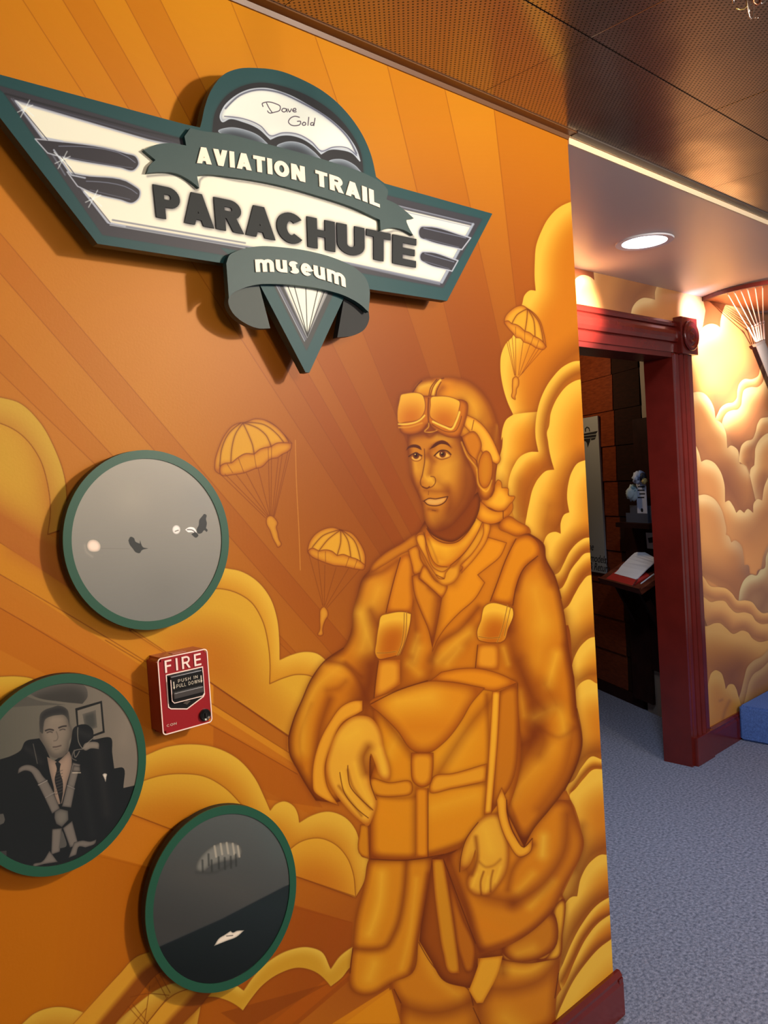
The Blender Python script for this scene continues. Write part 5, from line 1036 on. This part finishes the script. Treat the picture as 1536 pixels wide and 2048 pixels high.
def word(s, t, gap, place):
    """lay glyphs along; place(u 0..1, v) -> photo pixel; returns [(char, [pixel polygons])]"""
    gl = [glyph(c_, t) for c_ in s]; tot = sum(g[0] for g in gl)+gap*(len(s)-1); x = 0; out = []
    for c_, (w_, P) in zip(s, gl):
        if P: out.append((c_, [[place((x+a)/tot, b) for a, b in q] for q in P]))
        x += w_+gap
    return out
def letters(ws, yF, th, mt, par, name='letter'):
    for ch, P in ws:
        bm = bmesh.new()
        for k, q in enumerate(P):
            A = [on_y(p, yF) for p in q]
            if np.linalg.norm(np.cross(A[1]-A[0], A[2]-A[0])) < 1e-9: continue
            slab(bm, [tuple(a-np.array([0, k*2e-6, 0])) for a in A], (0, th, 0))
        bm_obj(name, bm, mt, par)
# ---------------------------------------------------------------- winged museum sign
YS = D-.055
BASE = "S: -168,253* 740,497* 800,510* T: 5,380 25,290 60,200 130,120 200,95 290,92 400,105 520,150 650,225 760,330 840,450 880,550 902,650* 945,683* 1497,838* 1265,1285* 850,1222* 740,1262* 560,1652* 540,1650* 300,1190* S: 905,1055* 390,975*"
RIB1 = "S: 762,512* T: 0,412 150,432 300,470 500,522 700,582 860,640 940,690 962,720 955,765* 1000,785 1050,822 1095,862* 1058,870 1068,905 1092,948* 1040,920 975,910 925,925* 922,870* 800,812 600,745 400,690 200,655 0,640 S: 788,702* 797,752* 760,722 700,692 640,688 588,692* 600,660 622,640* 575,600* 620,580 680,572 745,582* 738,545*"
RIB2 = "T: 135,1092* 150,1052 200,1025 300,1005 420,1010 560,1030 700,1070 800,1120 850,1170 864,1205 864,1342* 820,1302 750,1262 650,1230 500,1205 380,1198 300,1200 220,1220 165,1248 148,1272*"
def ylin(pts):
    P = [(a, b) for a, b in pts]
    c_ = np.polyfit([p[0] for p in P], [p[1] for p in P], 3 if len(P) > 4 else 2); return lambda x: float(np.polyval(c_, x))
bA = ylin([(395, 326), (480, 337), (570, 355), (620, 368), (680, 385), (757, 415)])
W_av = word('AVIATION TRAIL', .26, .11, lambda u, v: (394+u*366-v*1.5, bA(395+u*363)-v*(33-3*u)))
W_pa = word('PARACHUTE', .265, .055, lambda u, v: (313+u*519-v*(7-8*u), 434+u*101-v*(66-9*u)))
bM = ylin([(511, 544), (564, 545), (595, 548), (623, 553), (650, 561), (690, 574)])
W_mu = word('museum', .26, .13, lambda u, v: (512+u*180-v*2, bM(512+u*180)-v*25))
g_ = root('museum_sign', 'large winged teal and ivory sign board reading Aviation Trail Parachute Museum', 'sign', (1.15, D, 1.6))
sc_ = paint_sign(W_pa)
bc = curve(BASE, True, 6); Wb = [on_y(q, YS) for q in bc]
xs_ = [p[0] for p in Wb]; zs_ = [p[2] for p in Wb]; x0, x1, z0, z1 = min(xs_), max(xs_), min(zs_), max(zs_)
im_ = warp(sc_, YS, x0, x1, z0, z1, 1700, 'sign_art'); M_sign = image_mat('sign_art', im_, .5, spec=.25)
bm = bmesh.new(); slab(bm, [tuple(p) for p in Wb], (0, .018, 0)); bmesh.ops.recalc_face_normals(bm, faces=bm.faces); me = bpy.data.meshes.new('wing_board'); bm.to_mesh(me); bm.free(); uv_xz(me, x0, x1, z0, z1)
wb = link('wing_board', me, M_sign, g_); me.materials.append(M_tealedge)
for p in me.polygons:
    if p.normal.y > -.9: p.material_index = 1
def cut(name, path, y, th, mt, par, n=6):
    bm = bmesh.new(); slab(bm, [tuple(on_y(q, y)) for q in curve(path, True, n)], (0, th, 0)); return bm_obj(name, bm, mt, par)
cut('upper_ribbon', RIB1, YS-.008, .0075, M_teal, g_)
cut('ribbon_curl', "T: 148,1262* 200,1215 300,1195* 360,1425* 300,1425 220,1392 165,1342 145,1292", YS+.002, .014, M_grey, g_)
cut('ribbon_curl', "T: 740,1255* 800,1275 862,1325* 866,1380 842,1430 790,1460 703,1472*", YS+.002, .014, M_greydk, g_)
cut('lower_ribbon', RIB2, YS-.012, .0115, M_teal, g_)
letters(W_av, YS-.0105, .0024, M_ivory, g_); letters(W_mu, YS-.0145, .0024, M_ivory, g_); letters(W_pa, YS-.002, .0019, M_black, g_)
for q in ((420, 400), (780, 470), (560, 300)):
    p = on_y(q, YS+.018); bm = bmesh.new(); lathe(bm, [(.012, 0), (.012, .0368)], (p[0], p[1], p[2]), 'y', 12); bm_obj('standoff', bm, M_edge, g_)
recentre(g_)
# ---------------------------------------------------------------- fire alarm pull station
xb = on_y((294, 1310), D)[0]; r_ = ray((316, 1316)); YA = r_[1]*xb/r_[0]; YA = max(D-.06, min(D-.035, YA))
A3 = lambda s, y=None: [tuple(on_y((280+float(a.split(',')[0])/9.306, 1270+float(a.split(',')[1])/9.306), YA if y is None else y)) for a in s.split()]
M_fire = mat('fire_red_plastic', (150, 30, 34), .25, coat=.4); M_white = mat('white_enamel', (250, 225, 215), .4); M_blk = mat('black_plastic', (24, 24, 22), .25)
fc = A3('330,430 1262,245 1340,1640 405,1865'); X0, X1 = (fc[0][0]+fc[3][0])/2, (fc[1][0]+fc[2][0])/2; Z1_, Z0_ = (fc[0][2]+fc[1][2])/2, (fc[2][2]+fc[3][2])/2
def fa(u, v, y=None): return ((X0+(X1-X0)*u), YA if y is None else y, Z1_+(Z0_-Z1_)*v)
g_ = root('fire_alarm_pull', 'red wall-mounted fire alarm pull station lettered FIRE in white', 'fire alarm', (X0, D, Z0_))
bm = bmesh.new(); add_box(bm, (X0, YA+.004, Z0_), (X1, D-.0005, Z1_)); bmesh.ops.bevel(bm, geom=[e for e in bm.edges if abs(e.verts[0].co.y-e.verts[1].co.y) > .01], offset=.006, segments=3, affect='EDGES'); bm_obj('housing', bm, M_fire, g_)
bm = bmesh.new(); add_box(bm, (X0, YA, Z0_), (X1, YA+.0045, Z1_)); bmesh.ops.bevel(bm, geom=[e for e in bm.edges if abs(e.verts[0].co.y-e.verts[1].co.y) > .003], offset=.007, segments=4, affect='EDGES'); bm_obj('front_plate', bm, M_fire, g_)
def outline(name, P, t, mt, par, yy, closed=True):
    if closed: P = P+[P[0], P[1]]
    bm = bmesh.new(); sx_, sz_ = (X1-X0), (Z1_-Z0_)
    Q = [(p[0]*sx_, -p[1]*sz_) for p in P]
    for k, q in enumerate(band_(Q, t)[:len(P)-(2 if closed else 1)+(0 if closed else 0)]):
        slab(bm, [(X0+a, yy, Z1_+b) for a, b in q], (0, .0012, 0))
    return bm_obj(name, bm, mt, par)
def rr(x0, y0, x1, y1, r, ar=.73):
    P = []
    for cx, cy, a in ((x1-r, y0+r*ar, -90), (x1-r, y1-r*ar, 0), (x0+r, y1-r*ar, 90), (x0+r, y0+r*ar, 180)):
        for k in range(5): t = math.radians(a+k*22.5); P.append((cx+r*math.cos(t), cy+r*ar*math.sin(t)))
    return P
outline('white_border', rr(.012, .009, .988, .991, .06), .0018, M_white, g_, YA-.0008)
win = [(.145, .235), (.87, .235), (.87, .60), (.84, .63), (.5, .735), (.19, .68), (.145, .65)]
bm = bmesh.new(); slab(bm, [fa(u, v, YA-.0006) for u, v in win], (0, .0008, 0)); bm_obj('window_recess', bm, M_blk, g_)
outline('window_border', win, .0017, M_white, g_, YA-.0014)
lv = box('pull_lever', (fa(.19, 0)[0], YA-.007, fa(0, .60)[2]), (fa(.82, 0)[0], YA-.0007, fa(0, .26)[2]), M_blk, g_, bev=.0015)
outline('lever_border', [(.19, .30), (.19, .57), (.23, .605), (.79, .605), (.835, .57), (.835, .30)], .0012, M_white, lv, YA-.0078, closed=False)
box('grip_bar', (fa(.21, 0)[0], YA-.0115, fa(0, .55)[2]), (fa(.80, 0)[0], YA-.006, fa(0, .47)[2]), mat('grey_grip', (66, 62, 60), .35), lv, bev=.0015)
def fword(s, t, gap, u0, u1, v0, v1, yy, mt, par, th=.0012, name='letter', split=True):
    bm = bmesh.new()
    for ch, P in word(s, t, gap, lambda u, v: (u0+(u1-u0)*u, v0+(v1-v0)*v)):
        if split: bm = bmesh.new()
        for k, q in enumerate(P): slab(bm, [fa(a, b, yy-k*1e-6) for a, b in q], (0, th, 0))
        if split: bm_obj(name, bm, mt, par)
    if not split: bm_obj(name, bm, mt, par)
fword('FIRE', .16, .36, .13, .85, .205, .045, YA-.0016, M_white, g_)
M_txt = mat('cream_small_print', (210, 200, 180), .5)
fword('PUSH IN', .12, .3, .33, .72, .355, .315, YA-.0074, M_txt, lv, .0004, 'small_print', False); fword('PULL DOWN', .12, .28, .29, .76, .42, .375, YA-.0074, M_txt, lv, .0004, 'small_print', False)
for u in (.245, .79):
    bm = bmesh.new(); slab(bm, [fa(u-.01, .33, YA-.0074), fa(u+.01, .33, YA-.0074), fa(u+.01, .40, YA-.0074), fa(u+.022, .40, YA-.0074), fa(u, .43, YA-.0074), fa(u-.022, .40, YA-.0074), fa(u-.01, .40, YA-.0074)], (0, .0004, 0)); bm_obj('arrow', bm, M_txt, lv)
fword('CON', .12, .2, .09, .28, .90, .87, YA-.0004, M_txt, g_, .0003, 'small_print', False)
p = fa(.845, .875); bm = bmesh.new(); lathe(bm, [(.0105, 0), (.0105, -.004), (.009, -.0055), (.006, -.004), (0, -.004)], (p[0], YA, p[2]), 'y', 24); lk = bm_obj('key_lock', bm, M_blk, g_)
box('keyhole', (p[0]-.0012, YA-.0062, p[2]-.004), (p[0]+.0012, YA-.0038, p[2]+.004), mat('keyhole_black', (4, 4, 4), .8), lk)
bm = bmesh.new(); slab(bm, [fa(.42, .645, YA-.0022), fa(.5, .625, YA-.0022), fa(.58, .64, YA-.0022), fa(.5, .675, YA-.0022)], (0, .0016, 0)); bm_obj('catch', bm, mat('polished_catch', (230, 215, 180), .15, metal=1), g_)
box('paper_tag', (X0+(X1-X0)*.35, D-.03, Z1_), (X0+(X1-X0)*.62, D-.016, Z1_+.0006), mat('tan_tag', (190, 120, 100), .6), g_)
recentre(g_)
# ---------------------------------------------------------------- harness lines hanging by the cloud wall
YR = 2.0
E1 = lambda x, y: (1386+x/9.307, 540+y/9.307)
g_ = root('parachute_riser', 'grey webbing riser with white cords hanging from the round ceiling panel', 'parachute riser', tuple(on_y((1560, 820), 1.96)))
M_cord = mat('white_cord', (236, 214, 205), .6); M_web = mat('grey_webbing', (140, 134, 134), .8, noise=.1, nscale=300)
tops = [(640, 440), (760, 400), (880, 362), (1005, 335), (1150, 300), (1290, 290)]; kn = [(1045, 1110), (1110, 1075), (1165, 1050), (1205, 1030), (1250, 1000), (1310, 985)]; ends = [(1165, 1330), (1190, 1335), (1220, 1325), (1250, 1310), (1285, 1300), (1325, 1290)]
for a, b, c_ in zip(tops, kn, ends):
    A_ = on_z(E1(*a), SOF-.012); B_ = on_y(E1(*b), YR); C_ = on_y(E1(*c_), YR)
    bm = bmesh.new(); tube(bm, [A_, A_*.7+B_*.3+np.array([0, 0, -.003]), B_], .0028, 6); tube(bm, [B_+(A_-B_)*.05, B_, B_+(C_-B_)*.08], .0062, 8); tube(bm, [B_, C_], .0045, 6); bm_obj('cord', bm, M_cord, g_)
bm = bmesh.new(); slab(bm, [tuple(on_y(E1(*q), YR)) for q in ((1160, 1380), (1335, 1290), (1350, 1340), (1185, 1425))], (0, .02, 0)); bm_obj('buckle', bm, mat('buckle_metal', (214, 200, 196), .3, metal=.7), g_)
bm = bmesh.new(); slab(bm, [tuple(on_y(E1(*q), YR+.003)) for q in ((1185, 1410), (1345, 1345), (1500, 1700), (1700, 2150), (1800, 2600), (1620, 2600), (1500, 2200))], (0, .006, 0)); bm_obj('webbing', bm, M_web, g_); recentre(g_)
# wires and hooks under the ceiling, top right
g_ = root('hanging_hardware', 'tangle of steel wire loops and a brass ring hanging under the tiled ceiling', 'hanging hooks', tuple(on_y((1515, -10), .55)))
E2 = lambda x, y: on_y((1386+x/10.24, y/10.24), .55)
M_st = mat('steel_wire', (220, 205, 190), .2, metal=1)
for nm, pts_, r_, mt in (('wire_loop', [(1100, -300), (1100, 20), (1130, 250), (1150, 340), (1190, 385), (1225, 340), (1240, 200), (1245, 60), (1240, -300)], .0011, M_st), ('wire_loop', [(1215, -200), (1215, 90), (1170, 90), (1140, 150), (1150, 320)], .001, M_st), ('wire_loop', [(1480, -200), (1490, 10), (1395, 80), (1380, 40)], .0014, M_st),
                        ('brass_ring', [(880, 180), (960, 200), (1040, 190), (1100, 130), (1100, -250)], .001, mat('brass', (220, 190, 110), .3, metal=1)), ('hook', [(1215, -200), (1230, 60), (1300, 110), (1370, 60), (1380, -200)], .0022, mat('copper_hook', (160, 100, 70), .3, metal=1)), ('wire_loop', [(830, 60), (820, -10), (850, -200)], .0018, M_st)):
    bm = bmesh.new(); tube(bm, [tuple(E2(*q)) for q in pts_], r_, 6); bm_obj(nm, bm, mt, g_, smooth=True)
for q in ((1180, 375), (1270, 365), (1320, 370)):
    bm = bmesh.new(); bmesh.ops.create_uvsphere(bm, u_segments=8, v_segments=6, radius=.0014); bm.transform(Matrix.Translation(Vector(E2(*q)))); bm_obj('bead', bm, M_st, g_, smooth=True)
rod = E2(1230, -250); bm = bmesh.new(); tube(bm, [tuple(rod), (rod[0], rod[1], HC+.001)], .003, 8); tube(bm, [tuple(E2(820, -250)), tuple(E2(1500, -200))], .003, 8); bm_obj('hanger_rod', bm, M_st, g_); recentre(g_)
